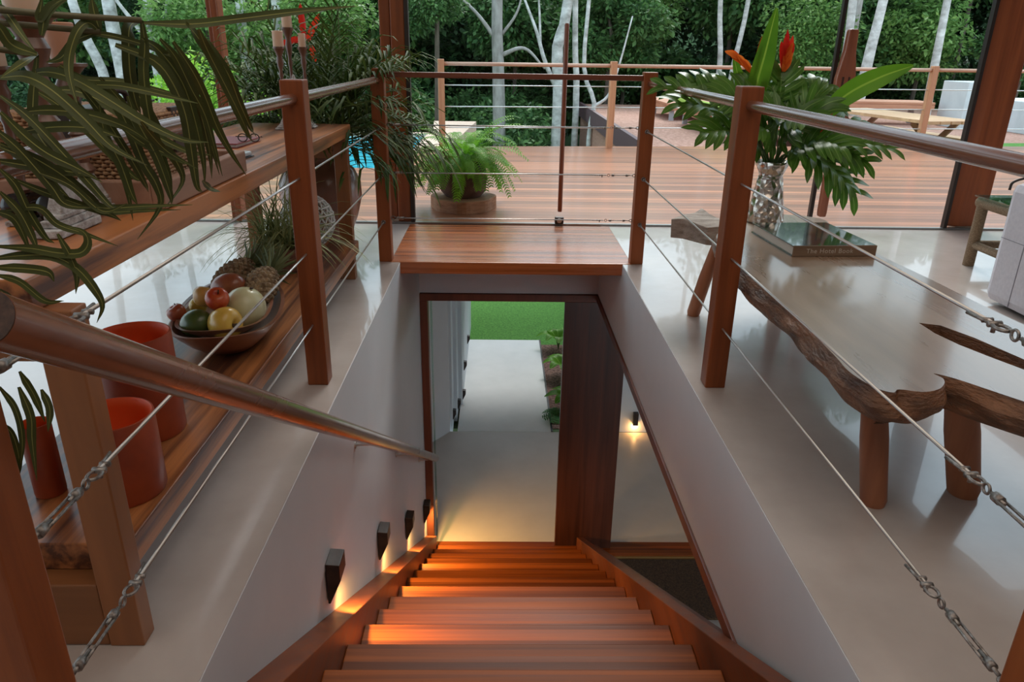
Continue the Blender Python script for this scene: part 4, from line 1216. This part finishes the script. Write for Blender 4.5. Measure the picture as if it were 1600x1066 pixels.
# ------------------------------------------------------------------ the foreground palm
FPALM = leafmat('broad_palm_leaf', (.040, .044, .012), (.100, .118, .036), (.28, .27, .08), .12, .42, islands=False, scale=9)
PALM_BLADES = [(0.0117,[(-0.502,1.0,1.103),(-0.51,0.992,1.113),(-0.52,0.983,1.104),(-0.53,0.975,1.08),(-0.532,0.967,1.058),(-0.527,0.958,1.036),(-0.52,0.95,1.018)]),
(0.0114,[(-0.586,1.0,1.075),(-0.572,0.95,1.068),(-0.575,0.9,1.051)]),
(0.0152,[(-0.607,0.95,1.049),(-0.57,0.94,1.051),(-0.537,0.93,1.037),(-0.5,0.92,1.006),(-0.467,0.91,0.974),(-0.424,0.9,0.954)]),
(0.0139,[(-0.608,1.0,1.05),(-0.572,0.992,1.055),(-0.534,0.983,1.046),(-0.494,0.975,1.024),(-0.45,0.967,0.998),(-0.402,0.958,0.978),(-0.366,0.95,0.976)]),
(0.0173,[(-0.448,1.0,1.117),(-0.473,1.02,1.11),(-0.489,1.04,1.081),(-0.502,1.06,1.048),(-0.51,1.08,1.014),(-0.515,1.1,0.997)]),
(0.0112,[(-0.446,1.0,1.114),(-0.391,1.012,1.114),(-0.33,1.025,1.122),(-0.259,1.038,1.132),(-0.187,1.05,1.14)]),
(0.0135,[(-0.448,1.0,1.117),(-0.452,1.007,1.089),(-0.462,1.014,1.058),(-0.468,1.021,1.014),(-0.469,1.029,0.976),(-0.465,1.036,0.941),(-0.463,1.043,0.914),(-0.469,1.05,0.878)]),
(0.013,[(-0.452,1.0,1.096),(-0.444,1.03,1.081),(-0.433,1.06,1.041),(-0.435,1.09,0.988),(-0.443,1.12,0.93),(-0.458,1.15,0.887)]),
(0.0161,[(-0.486,1.0,1.088),(-0.448,1.017,1.07),(-0.435,1.033,1.042),(-0.431,1.05,1.0),(-0.437,1.067,0.946),(-0.443,1.083,0.899),(-0.443,1.1,0.886)]),
(0.0121,[(-0.394,1.0,1.115),(-0.396,1.04,1.098),(-0.386,1.08,1.057),(-0.388,1.12,1.013),(-0.388,1.16,0.969),(-0.393,1.2,0.948)]),
(0.0121,[(-0.413,1.0,1.093),(-0.41,1.04,1.058),(-0.413,1.08,1.024),(-0.416,1.12,0.977),(-0.414,1.16,0.935),(-0.409,1.2,0.895)]),
(0.0106,[(-0.429,1.0,1.096),(-0.425,1.03,1.074),(-0.422,1.06,1.033),(-0.42,1.09,0.997),(-0.424,1.12,0.949),(-0.429,1.15,0.902)]),
(0.0128,[(-0.586,1.0,1.075),(-0.596,0.99,1.026),(-0.597,0.98,0.995),(-0.587,0.97,0.977),(-0.571,0.96,0.96),(-0.562,0.95,0.956)]),
(0.0142,[(-0.557,0.95,1.076),(-0.573,0.933,1.086),(-0.573,0.917,1.103),(-0.573,0.9,1.119)]),
(0.0096,[(-0.626,1.0,1.134),(-0.603,0.983,1.122),(-0.582,0.967,1.101),(-0.557,0.95,1.076)]),
(0.0111,[(-0.612,0.95,1.028),(-0.58,0.94,1.007),(-0.55,0.93,0.978),(-0.514,0.92,0.937),(-0.484,0.91,0.904),(-0.468,0.9,0.902)]),
(0.0128,[(-0.584,0.9,1.013),(-0.561,0.9,0.985),(-0.539,0.9,0.966),(-0.509,0.9,0.95),(-0.481,0.9,0.933)]),
(0.0122,[(-0.593,0.9,0.977),(-0.564,0.908,0.961),(-0.536,0.917,0.937),(-0.514,0.925,0.909),(-0.505,0.933,0.895),(-0.456,0.942,0.896),(-0.398,0.95,0.897)]),
(0.0131,[(-0.551,1.0,1.022),(-0.53,1.0,0.986),(-0.508,1.0,0.946),(-0.499,1.0,0.903),(-0.493,1.0,0.886)]),
(0.0135,[(-0.519,1.0,1.042),(-0.503,1.008,1.018),(-0.493,1.017,0.977),(-0.487,1.025,0.938),(-0.478,1.033,0.907),(-0.483,1.042,0.874),(-0.527,1.05,0.825)]),
(0.0124,[(-0.481,1.0,1.027),(-0.48,1.012,0.994),(-0.468,1.025,0.947),(-0.464,1.038,0.897),(-0.469,1.05,0.877)]),
(0.0104,[(-0.543,1.0,1.042),(-0.531,1.025,1.001),(-0.519,1.05,0.948),(-0.515,1.075,0.904),(-0.523,1.1,0.885)]),
(0.009,[(-0.496,1.0,0.987),(-0.479,1.017,0.965),(-0.458,1.033,0.95),(-0.441,1.05,0.933)]),
(0.0099,[(-0.564,1.0,1.061),(-0.535,1.0,1.042),(-0.487,1.0,1.039),(-0.432,1.0,1.028),(-0.392,1.0,1.019)]),
(0.0079,[(-0.523,1.0,1.101),(-0.498,1.012,1.099),(-0.465,1.025,1.09),(-0.435,1.038,1.077),(-0.413,1.05,1.066)]),
(0.0094,[(-0.538,0.95,1.136),(-0.545,0.95,1.115),(-0.529,0.95,1.129),(-0.508,0.95,1.139)]),
(0.0125,[(-0.547,0.95,1.097),(-0.538,0.95,1.118),(-0.525,0.95,1.13),(-0.504,0.95,1.139)]),
(0.011,[(-0.502,1.0,1.103),(-0.505,1.0,1.125),(-0.505,1.0,1.143)]),
(0.011,[(-0.502,1.0,1.103),(-0.533,1.0,1.093),(-0.557,1.0,1.072),(-0.577,1.0,1.066)]),
(0.0098,[(-0.607,0.9,0.92),(-0.585,0.893,0.898),(-0.572,0.887,0.868),(-0.565,0.88,0.85)]),
(0.0112,[(-0.589,0.85,0.865),(-0.552,0.85,0.863),(-0.523,0.85,0.858),(-0.497,0.85,0.858),(-0.485,0.85,0.87),(-0.488,0.85,0.884),(-0.509,0.85,0.891)]),
(0.0112,[(-0.6,0.85,0.85),(-0.569,0.85,0.854),(-0.531,0.85,0.854),(-0.504,0.85,0.839),(-0.487,0.85,0.811),(-0.483,0.85,0.791),(-0.494,0.85,0.77)]),
(0.0105,[(-0.567,0.8,0.854),(-0.532,0.8,0.853),(-0.508,0.8,0.849),(-0.503,0.8,0.838)]),
(0.0117,[(-0.58,0.8,0.799),(-0.559,0.812,0.783),(-0.533,0.825,0.762),(-0.513,0.838,0.745),(-0.49,0.85,0.729)]),
(0.009,[(-0.569,0.8,0.83),(-0.572,0.825,0.806),(-0.58,0.85,0.773)]),
(0.0079,[(-0.596,0.8,0.706),(-0.584,0.8,0.676),(-0.586,0.8,0.632),(-0.604,0.8,0.576)]),
(0.0105,[(-0.573,0.8,0.706),(-0.568,0.8,0.667),(-0.574,0.8,0.632),(-0.581,0.8,0.575)]),
(0.0088,[(-0.547,0.8,0.703),(-0.543,0.8,0.676),(-0.552,0.8,0.645)]),
(0.0079,[(-0.607,0.8,0.658),(-0.596,0.8,0.641),(-0.596,0.8,0.604),(-0.605,0.8,0.575)]),
(0.0093,[(-0.603,0.85,0.704),(-0.592,0.85,0.669),(-0.587,0.85,0.632)]),
(0.0099,[(-0.6,0.9,0.947),(-0.586,0.9,0.928),(-0.578,0.9,0.897),(-0.565,0.9,0.865),(-0.555,0.9,0.857)]),
(0.0091,[(-0.588,0.9,0.936),(-0.561,0.912,0.918),(-0.532,0.925,0.902),(-0.501,0.938,0.886),(-0.493,0.95,0.875)]),
(0.0089,[(-0.605,0.9,0.897),(-0.565,0.9,0.901),(-0.546,0.9,0.881),(-0.517,0.9,0.87),(-0.477,0.9,0.854)]),
(0.0125,[(-0.627,0.95,0.967),(-0.595,0.95,0.951),(-0.573,0.95,0.924),(-0.553,0.95,0.903)]),
(0.0118,[(-0.379,1.0,1.108),(-0.385,1.038,1.082),(-0.382,1.075,1.041),(-0.378,1.112,0.996),(-0.38,1.15,0.96)]),
(0.0135,[(-0.595,0.95,0.986),(-0.554,0.95,0.992),(-0.511,0.95,0.991),(-0.474,0.95,0.98)]),
(0.0128,[(-0.593,0.95,1.009),(-0.561,0.962,1.011),(-0.521,0.975,1.005),(-0.482,0.988,0.988),(-0.458,1.0,0.965)]),
(0.0121,[(-0.619,0.92,0.955),(-0.567,0.92,0.947),(-0.529,0.92,0.942),(-0.498,0.92,0.937)]),
(0.0088,[(-0.446,0.95,1.0),(-0.449,0.983,0.977),(-0.446,1.017,0.953),(-0.424,1.05,0.927)]),
(0.0099,[(-0.52,1.0,1.015),(-0.519,1.0,0.979),(-0.505,1.0,0.937),(-0.503,1.0,0.903),(-0.503,1.0,0.864)]),
(0.0079,[(-0.556,0.9,0.944),(-0.521,0.9,0.929),(-0.488,0.9,0.898),(-0.455,0.9,0.908)]),
(0.0118,[(-0.596,0.9,0.995),(-0.572,0.9,0.97),(-0.544,0.9,0.928),(-0.529,0.9,0.905),(-0.483,0.9,0.902)]),
(0.0084,[(-0.518,0.85,0.881),(-0.509,0.85,0.854),(-0.506,0.85,0.831),(-0.512,0.85,0.807)]),
(0.0081,[(-0.401,1.0,0.92),(-0.41,1.05,0.9),(-0.416,1.1,0.887)]),
(0.0104,[(-0.651,0.95,0.886),(-0.629,0.95,0.873),(-0.619,0.95,0.826)]),
(0.0084,[(-0.601,0.85,0.83),(-0.576,0.85,0.822),(-0.551,0.85,0.798),(-0.528,0.85,0.798)])]
fp = empty('potted_palm', (-1.42, .86, 0), 'large potted palm with long arching dark green leaves with yellow midribs, at the left edge', 'potted palm')
for w, pts in PALM_BLADES:
    d0 = (Vector(pts[1])-Vector(pts[0]))
    up = Vector((.25, -1.0, .35))
    b = ribbon(new(), pts, w, up=up, fold=.10, n=26, shape=lambda s: max(.04, min(1, (.35+3.2*s)) * min(1, (1-s)*2.6)**.8))
    link('leaf_blade', b, FPALM, fp)
pr = random.Random(9)
for w, pts in PALM_BLADES[1:27:2]:
    if len(pts) < 5 or w < .009 or pts[-1][0] > -.2: continue
    off = Vector((-.07+pr.uniform(-.04, .03), .16+pr.uniform(0, .12), -.005+pr.uniform(-.05, .03)))
    q = [Vector(p)+off*(.6+.4*i/len(pts)) for i, p in enumerate(pts)]
    b = ribbon(new(), q, w*1.05, up=Vector((.2, -1.0, .45)), fold=.10, n=26, shape=lambda s: max(.04, min(1, (.35+3.2*s)) * min(1, (1-s)*2.6)**.8))
    link('leaf_blade', b, FPALM, fp)
b = new()
for tgt in ((-.502, 1.0, 1.103), (-.448, 1.0, 1.117), (-.586, 1.0, 1.075), (-.64, .92, 1.02), (-.66, .84, .88), (-.66, .82, .78), (-.70, .80, .70)):
    T = Vector(tgt)
    tube(b, spline([(-1.42, .86, .30), (-1.36, .87, .75), (-1.10, .89, 1.12 if T.z > 1 else T.z+.10), T], 18), [.011 - .0075*i/18 for i in range(19)], 8)
link('stalks', b, plain('olive_stalk', (.10, .085, .035), .5), fp, smooth=True)
link('pot', lathe(new(), [(0, .001), (.14, .001), (.18, .30), (.20, .33), (.20, .36), (.175, .36), (.165, .31), (0, .31)], (-1.42, .86, 0), 32), URN, fp, smooth=True, auto=True)
link('soil', lathe(new(), [(.165, .3105), (0, .315)], (-1.42, .86, 0), 24), SOIL, fp)

# ------------------------------------------------------------------ terrace furniture
TEAK = wood('garden_teak', (.50, .28, .15), (.74, .49, .28), 'x', .55, 14)
TEAKD = wood('garden_teak_leg', (.22, .10, .055), (.36, .18, .10), 'z', .6, 18)
def daybed(x, y, rot, L, W, lab, hgt=.32):
    M = Matrix.Translation((x, y, -.10)) @ Matrix.Rotation(rot, 4, 'Z')
    e = empty('daybed', (x, y, -.10), lab, 'daybed', 'low wooden daybeds on the gravel')
    link('platform', box(boxm(-L/2, L/2, -W/2, W/2, hgt-.05, hgt, mat=M), -L/2, L/2, -W/2, W/2, hgt-.13, hgt-.051, mat=M), wood('daybed_timber', (.40, .16, .09), (.62, .30, .17), 'x', .55, 14), e, bevel=.01)
    for a in (-L/2+.12, L/2-.12):
        for c_ in (-W/2+.1, W/2-.1):
            link('leg', boxm(a-.04, a+.04, c_-.04, c_+.04, 0, hgt-.13, mat=M), plain('concrete_leg', (.36, .36, .38), .8), e)
    return e, M
daybed(4.00, 15.4, 0, 1.7, 1.9, 'farthest low wooden daybed on the red gravel, by the dark forest edge')
daybed(4.05, 13.0, 0, 1.6, 1.9, 'middle low wooden daybed on the red gravel behind the leaves')
daybed(4.05, 10.95, 0, 1.5, 1.6, 'nearest low wooden daybed on the red gravel, behind the post and leaves')
b = tube(new(), [(3.27, 11.0, .3055), (3.27, 13.9, .3055)], .085, 16)
tag(link('bolster', b, plain('lime_green_bolster', (.30, .44, .06), .8), smooth=True, base=(3.27, 12.4, .22), auto=True), 'long lime green bolster lying along the edge of the daybeds', 'bolster')
# picnic table
pt = empty('picnic_table', (6.05, 11.1, -.4), 'pale wooden picnic table with crossed legs on the grass beyond the deck', 'picnic table')
P0, P1 = Vector((5.70, 12.15)), Vector((6.08, 9.95))
M = Matrix.Translation((5.98, 11.45, -.45)) @ Matrix.Rotation(math.atan2(P1.y-P0.y, P1.x-P0.x), 4, 'Z')
b = new()
for k in range(5): box(b, -1.25, 1.25, -.42+.17*k, -.42+.163*k+.16, .70, .745, mat=M)
link('table_top', b, TEAK, pt, bevel=.004)
for sx in (-.85, .85):
    for sg in (-1, 1):
        link('leg', tube(new(), [M @ Vector((sx, -.36*sg, .70)), M @ Vector((sx, .40*sg, .36 - .36))], .05, 4), TEAKD, pt)
    link('cross_rail', boxm(sx-.03, sx+.03, -.75, .75, .36, .42, mat=M), TEAKD, pt)
for sg in (-1, 1): link('bench_seat', boxm(-1.2, 1.2, .62*sg-.13, .62*sg+.13, .425, .465, mat=M), TEAK, pt, bevel=.004)
# second table further back at left of it
daybed(6.9, 14.6, -.1, 2.4, .8, 'slatted wooden bench table beyond the picnic table, mostly hidden by leaves', .42)
# planters
PLW = cloudy('pale_grey_planter', (.58, .64, .66), (.70, .76, .77), 3, .8, .05)
tag(link('planter_block', boxm(8.3, 8.88, 13.6, 14.4, -.10, .70), PLW, base=(8.6, 14, -.1), bevel=.01), 'pale grey tall planter block left of the right column', 'planter')
tag(link('planter_box', boxm(8.9, 12.5, 12.6, 14.2, -.10, .42), PLW, base=(10, 13.4, -.1), bevel=.01), 'wide pale grey planter box at the right edge holding round cacti', 'planter')
CACT = cloudy('cactus_green', (.12, .22, .05), (.30, .42, .14), 14, .6, .05, bmp=.4)
for k, (x, y, z, r, lab) in enumerate(((9.55, 13.1, .55, .17, 'left'), (9.9, 13.1, .58, .20, 'middle'), (9.75, 13.25, .82, .15, 'topmost'))):
    b = blob((x, y, z), r, n=24)
    tag(link('round_cactus', b, CACT, smooth=True, base=(x, y, z-r)), lab + ' one of the round green cacti heaped on the grey planter', 'cactus', 'round cacti')
bn = empty('low_bench', (9.6, 11.5, -.1), 'low wooden bench in front of the grey planter at the right edge', 'bench')
link('seat', boxm(8.6, 11.0, 11.3, 11.75, .24, .32), TEAKD, bn)
for x in (8.8, 10.7): link('leg', boxm(x, x+.1, 11.35, 11.7, -.10, .239), TEAKD, bn)

# ------------------------------------------------------------------ plants in the mulch bed below
BROAD = leafmat('broad_garden_leaf', (.10, .30, .02), (.20, .46, .05), (.30, .52, .10), .4, .4, islands=False)
for k, (x, y) in enumerate(((.80, 7.22), (.80, 8.15), (.80, 9.05))):
    e = empty('broad_leaf_plant', (x, y, FZ), ('nearest', 'middle', 'farthest')[k] + ' broad-leaved green plant in the mulch beside the pale path', 'plant', 'broad-leaved plants in the mulch bed')
    b = new(); rs = random.Random(k+20)
    for j in range(7):
        a = math.pi + (j-3)*.75; L = rs.uniform(.20, .27)
        d = Vector((math.cos(a), math.sin(a), 0))
        p = Vector((x, y, FZ+.02)); ribbon(b, [p+d*.03+Vector((0,0,.10)), p+d*(.03+L*.5)+Vector((0,0,.19)), p+d*(.03+L)+Vector((0,0,.15))], .13, fold=.12, n=12, shape=lambda s: max(.04, math.sin(math.pi*(s*.9+.08))**.7))
    link('leaves', b, BROAD, e)
    b = new()
    for j in range(7):
        a = math.pi + (j-3)*.75; tube(b, [(x, y, FZ-.01), (x+.03*math.cos(a), y+.03*math.sin(a), FZ+.12)], .004, 5)
    link('stems', b, STEMG, e)
e = empty('feathery_plant', (.62, 7.0, FZ), 'small feathery blue-green plant at the near corner of the mulch bed', 'plant')
b = new(); random.seed(4)
for k in range(16):
    a = k*2.399; frond(b, (.66, 7.02, FZ+.01), (math.cos(a)*.7, math.sin(a)*.7, .8), .20, 1.6, 9, .05, .016)
link('leaves', b, leafmat('feathery_leaf', (.06, .18, .05), (.14, .34, .12), None, .3, .5), e)

# ------------------------------------------------------------------ forest
def leafcloud(name, n, size, shape, seed, lsize=.11, elong=2.0):
    """mesh of folded leaves filling a lumpy crown; shape = half sizes"""
    r = np.random.default_rng(seed)
    # lumps
    nl = 26
    lc = r.normal(size=(nl, 3)); lc /= np.linalg.norm(lc, axis=1)[:, None]; lc *= (r.random((nl, 1))**.4)*.72
    k = r.integers(0, nl, n)
    d = r.normal(size=(n, 3)); d /= np.linalg.norm(d, axis=1)[:, None]
    rad = .34*(r.random((n, 1))**.35)
    P = (lc[k] + d*rad) * np.array(shape)
    ax = d*np.array([1, 1, .6]) + r.normal(size=(n, 3))*.55 + np.array([0, 0, -.35])
    ax /= np.linalg.norm(ax, axis=1)[:, None]
    up = np.cross(ax, r.normal(size=(n, 3))*.5 + np.array([0, 0, 1.0])); up /= np.linalg.norm(up, axis=1)[:, None]
    L = lsize*(.6+.8*r.random((n, 1))); W = L/elong
    v0 = P; v1 = P + ax*L*.5 + up*W*.5; v2 = P + ax*L; v3 = P + ax*L*.5 - up*W*.5
    V = np.stack([v0, v1, v2, v3], 1).reshape(-1, 3)
    me = bpy.data.meshes.new(name)
    me.vertices.add(len(V)); me.vertices.foreach_set('co', V.ravel().astype(np.float32))
    me.loops.add(4*n); me.loops.foreach_set('vertex_index', np.arange(4*n, dtype=np.int32))
    me.polygons.add(n); me.polygons.foreach_set('loop_start', np.arange(0, 4*n, 4, dtype=np.int32))
    try: me.polygons.foreach_set('loop_total', np.full(n, 4, dtype=np.int32))
    except Exception: pass
    me.update(calc_edges=True)
    return me
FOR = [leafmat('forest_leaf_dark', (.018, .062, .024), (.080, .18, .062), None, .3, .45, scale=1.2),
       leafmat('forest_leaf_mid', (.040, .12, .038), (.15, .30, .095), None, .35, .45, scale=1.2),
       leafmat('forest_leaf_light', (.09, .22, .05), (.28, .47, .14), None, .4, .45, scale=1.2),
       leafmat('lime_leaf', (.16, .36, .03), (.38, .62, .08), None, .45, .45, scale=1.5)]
CL = []
for k, (sh_, n, ls) in enumerate((((1.7, 1.5, 1.5), 9000, .15), ((2.0, 1.6, 1.9), 11000, .13), ((1.5, 1.4, 1.1), 8000, .12), ((2.2, 1.6, 1.4), 10000, .17))):
    me = leafcloud('crown%d' % k, n, 1, sh_, 40+k, ls); CL.append(me)
VAR = {}
def crownmesh(k, m):
    key = (k, m.name)
    if key not in VAR:
        me = CL[k].copy(); me.materials.append(m); VAR[key] = me
    return VAR[key]
TRUNKD = cloudy('brown_bark', (.05, .04, .03), (.16, .13, .10), 8, .9, .03, bmp=.6, stretch=(1,1,.3))
TRUNKP = cloudy('pale_bark', (.30, .30, .28), (.74, .76, .74), 5, .85, .03, bmp=.4, stretch=(1,1,1.6))
def shrub(x, y, z, s, k, m, lab, name='forest_shrub', cat='shrub', group='dense shrubs of the forest edge', rz=0, sz=1.0):
    e = empty(name, (x, y, z-1.2*s), lab, cat, group)
    o = bpy.data.objects.new('foliage', crownmesh(k, m)); col.objects.link(o)
    o.parent = e; o.location = (0, 0, 1.2*s); o.scale = (s, s, s*sz); o.rotation_euler = (0, 0, rz); ORG[o] = ORG[e]
    b = tube(new(), [(x, y, FZ-.1 if y > 10.7 and not (x > 2 and y < 18) else z-1.2*s), (x+.1, y, z-.2*s), (x, y+.1, z+.4*s)], [.07, .05, .02], 6)
    link('stem', b, TRUNKD, e)
    return e
rs = random.Random(21)
# back rows: the dense wall of leaves
def row(y, x0, x1, dx, z0, z1, s0, s1, mats):
    x = x0
    while x < x1:
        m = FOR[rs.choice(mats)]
        lab = {'forest_leaf_dark': 'dark green dense shrub at the forest edge', 'forest_leaf_mid': 'mid green leafy shrub at the forest edge', 'forest_leaf_light': 'light green leafy shrub at the forest edge'}[m.name]
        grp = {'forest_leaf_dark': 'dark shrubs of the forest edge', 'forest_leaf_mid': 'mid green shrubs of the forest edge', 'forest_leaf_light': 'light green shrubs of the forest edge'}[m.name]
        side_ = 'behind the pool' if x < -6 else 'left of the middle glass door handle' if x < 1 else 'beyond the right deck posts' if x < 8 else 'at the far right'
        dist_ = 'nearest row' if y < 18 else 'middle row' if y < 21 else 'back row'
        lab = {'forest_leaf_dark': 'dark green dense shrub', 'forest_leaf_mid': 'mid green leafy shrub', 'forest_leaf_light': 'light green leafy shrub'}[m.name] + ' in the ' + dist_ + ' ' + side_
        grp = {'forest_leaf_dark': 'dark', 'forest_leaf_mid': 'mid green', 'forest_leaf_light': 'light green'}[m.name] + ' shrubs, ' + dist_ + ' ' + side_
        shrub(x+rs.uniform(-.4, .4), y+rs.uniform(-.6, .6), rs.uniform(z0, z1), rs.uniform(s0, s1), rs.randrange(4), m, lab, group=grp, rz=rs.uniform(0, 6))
        x += dx
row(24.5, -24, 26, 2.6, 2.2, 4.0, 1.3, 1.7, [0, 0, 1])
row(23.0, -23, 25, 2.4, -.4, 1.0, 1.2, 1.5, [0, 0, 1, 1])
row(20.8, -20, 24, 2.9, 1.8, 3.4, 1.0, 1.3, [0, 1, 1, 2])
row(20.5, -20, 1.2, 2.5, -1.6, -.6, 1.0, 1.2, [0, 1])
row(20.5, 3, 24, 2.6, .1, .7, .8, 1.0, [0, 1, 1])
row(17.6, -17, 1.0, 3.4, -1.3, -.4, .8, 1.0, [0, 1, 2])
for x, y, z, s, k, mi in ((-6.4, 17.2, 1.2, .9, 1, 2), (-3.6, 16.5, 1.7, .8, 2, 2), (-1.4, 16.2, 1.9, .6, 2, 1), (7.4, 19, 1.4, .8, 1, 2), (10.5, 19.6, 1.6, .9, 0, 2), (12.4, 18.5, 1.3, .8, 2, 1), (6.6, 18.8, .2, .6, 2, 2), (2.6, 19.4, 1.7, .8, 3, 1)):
    shrub(x, y, z, s, k, FOR[mi], ('mid green leafy shrub at the forest edge', 'light green leafy shrub at the forest edge')[mi-1], group=('mid green shrubs of the forest edge', 'light green shrubs of the forest edge')[mi-1], rz=x)
shrub(-3.75, 9.6, -.1, .62, 1, FOR[3], 'bright lime green bush by the pool, behind the palm leaves', 'lime_bush', 'bush', None, .4)
# slender trees with pale trunks
def tree(pts, r, lab, m=TRUNKP, branches=(), name='forest_tree', group=None):
    b0 = Vector(pts[0])
    e = empty(name, b0, lab, 'tree', group)
    P = spline(pts, 16); n = len(P)-1
    b = tube(new(), P, [r*(1-.35*i/n) for i in range(n+1)], 12)
    link('trunk', b, m, e, smooth=True)
    for bp, br in branches:
        link('branch', tube(new(), spline(bp, 12), [br*(1-.6*i/(len(spline(bp, 12))-1)) for i in range(len(spline(bp, 12)))], 8), m, e, smooth=True)
    top = P[-1]
    o = bpy.data.objects.new('crown', crownmesh(rs.randrange(4), FOR[1])); col.objects.link(o); o.parent = e; o.location = top - b0 + Vector((0, 0, .6)); o.scale = (1.0, 1.0, .8)
    return e
Yt = 17
tree([(-8.9, Yt, FZ), (-8.6, Yt, .2), (-9.0, Yt, 1.9), (-9.3, Yt, 6.2)], .12, 'pale leaning tree trunk farthest left, behind the palm leaves')
tree([(-8.25, Yt, FZ), (-8.2, Yt, .4), (-8.25, Yt, 2.0), (-8.1, Yt, 6.4)], .17, 'thick white birch-like trunk at the left behind the palm leaves')
tree([(-7.3, Yt, FZ), (-7.45, Yt, .4), (-7.45, Yt, 1.9), (-7.3, Yt, 6.0)], .10, 'forked pale tree at the left with a branch leaning left', branches=(([(-7.45, Yt, .9), (-7.7, Yt, 1.4), (-8.1, Yt, 2.0), (-8.5, Yt, 2.8)], .06), ([(-7.42, Yt, 1.2), (-7.1, Yt, 1.7), (-6.9, Yt, 2.6)], .05)))
tree([(-5.4, Yt, FZ), (-5.5, Yt, .4), (-5.5, Yt, 2.0), (-5.3, Yt, 6.0)], .13, 'pale trunk directly behind the three far candles')
tree([(-4.7, Yt, FZ), (-4.75, Yt, .4), (-4.75, Yt, 2.0), (-4.9, Yt, 6.0)], .13, 'speckled pale trunk right behind the red heliconia')
tree([(-.02, Yt, FZ), (-.03, Yt, -.5), (-.06, Yt, .8), (-.09, Yt, 2.1), (0, Yt, 6.2)], .155, 'grey upright trunk left of the slim glass-door handle', m=cloudy('grey_bark', (.24, .23, .21), (.46, .45, .43), 9, .9, .03, bmp=.5, stretch=(1,1,.4)), branches=(([(-.02, Yt, 1.0), (.5, Yt-.1, 1.15), (.95, Yt-.2, .75)], .05), ([(-.05, Yt, 1.25), (-.6, Yt, 1.9), (-1.3, Yt, 2.4)], .05), ([(0, Yt, 1.4), (.35, Yt, 1.9), (.5, Yt, 2.6)], .035)))
tree([(1.25, Yt, FZ), (1.28, Yt, -.8), (1.28, Yt, .3), (1.22, Yt, 1.2), (1.42, Yt, 2.2), (1.6, Yt, 6.4)], .15, 'white forked trunk just behind the slim glass-door handle', branches=(([(1.25, Yt, .3), (.95, Yt-.1, .9), (.75, Yt-.1, 1.5), (.45, Yt, 2.2)], .06), ([(.85, Yt, 1.2), (.80, Yt, 2.0), (.7, Yt, 2.8)], .03)))
tree([(1.95, Yt-.6, FZ), (1.93, Yt-.6, -.6), (2.0, Yt-.6, .1), (1.75, Yt-.6, .8), (1.8, Yt-.6, 2.4), (1.9, Yt-.6, 5.4)], .055, 'thin crooked white sapling with a fork right of the slim door handle', branches=(([(1.97, Yt-.6, .0), (2.3, Yt-.6, .25), (2.5, Yt-.6, .9), (2.7, Yt-.6, 1.8)], .035),))
tree([(1.70, Yt+.3, FZ), (1.70, Yt+.3, .2), (1.62, Yt+.3, 1.4), (1.5, Yt+.3, 4.8)], .08, 'slim mottled trunk behind the thin crooked sapling')
tree([(4.85, Yt+1.5, FZ), (5.2, Yt+1.5, .5), (5.05, Yt+1.5, 2.3), (4.9, Yt+1.5, 6)], .075, 'left one of two slim pale trunks behind the orange flower')
tree([(5.35, Yt+1.5, FZ), (5.5, Yt+1.5, .5), (5.7, Yt+1.5, 2.3), (5.8, Yt+1.5, 6)], .07, 'right one of two slim pale trunks behind the orange flower')
tree([(7.75, Yt+.3, -.4), (7.68, Yt+.3, .8), (7.60, Yt+.3, 2.3), (7.4, Yt+.3, 6)], .11, 'pale trunk behind the carved door handle')
tree([(7.95, Yt+1.2, -.4), (8.05, Yt+1.2, .6), (8.1, Yt+1.2, 2.3), (8.1, Yt+1.2, 6)], .16, 'broad greyish trunk between the carved handle and a white trunk', m=MATS['grey_bark'])
tree([(7.72, Yt-.5, -.4), (7.80, Yt-.5, 1.2), (7.88, Yt-.5, 2.2), (8.1, Yt-.5, 6)], .12, 'white upright trunk right of the carved door handle')
tree([(9.56, Yt, -.4), (9.52, Yt, .8), (9.49, Yt, 2.3), (9.42, Yt, 6)], .10, 'white leaning trunk left of the right column')
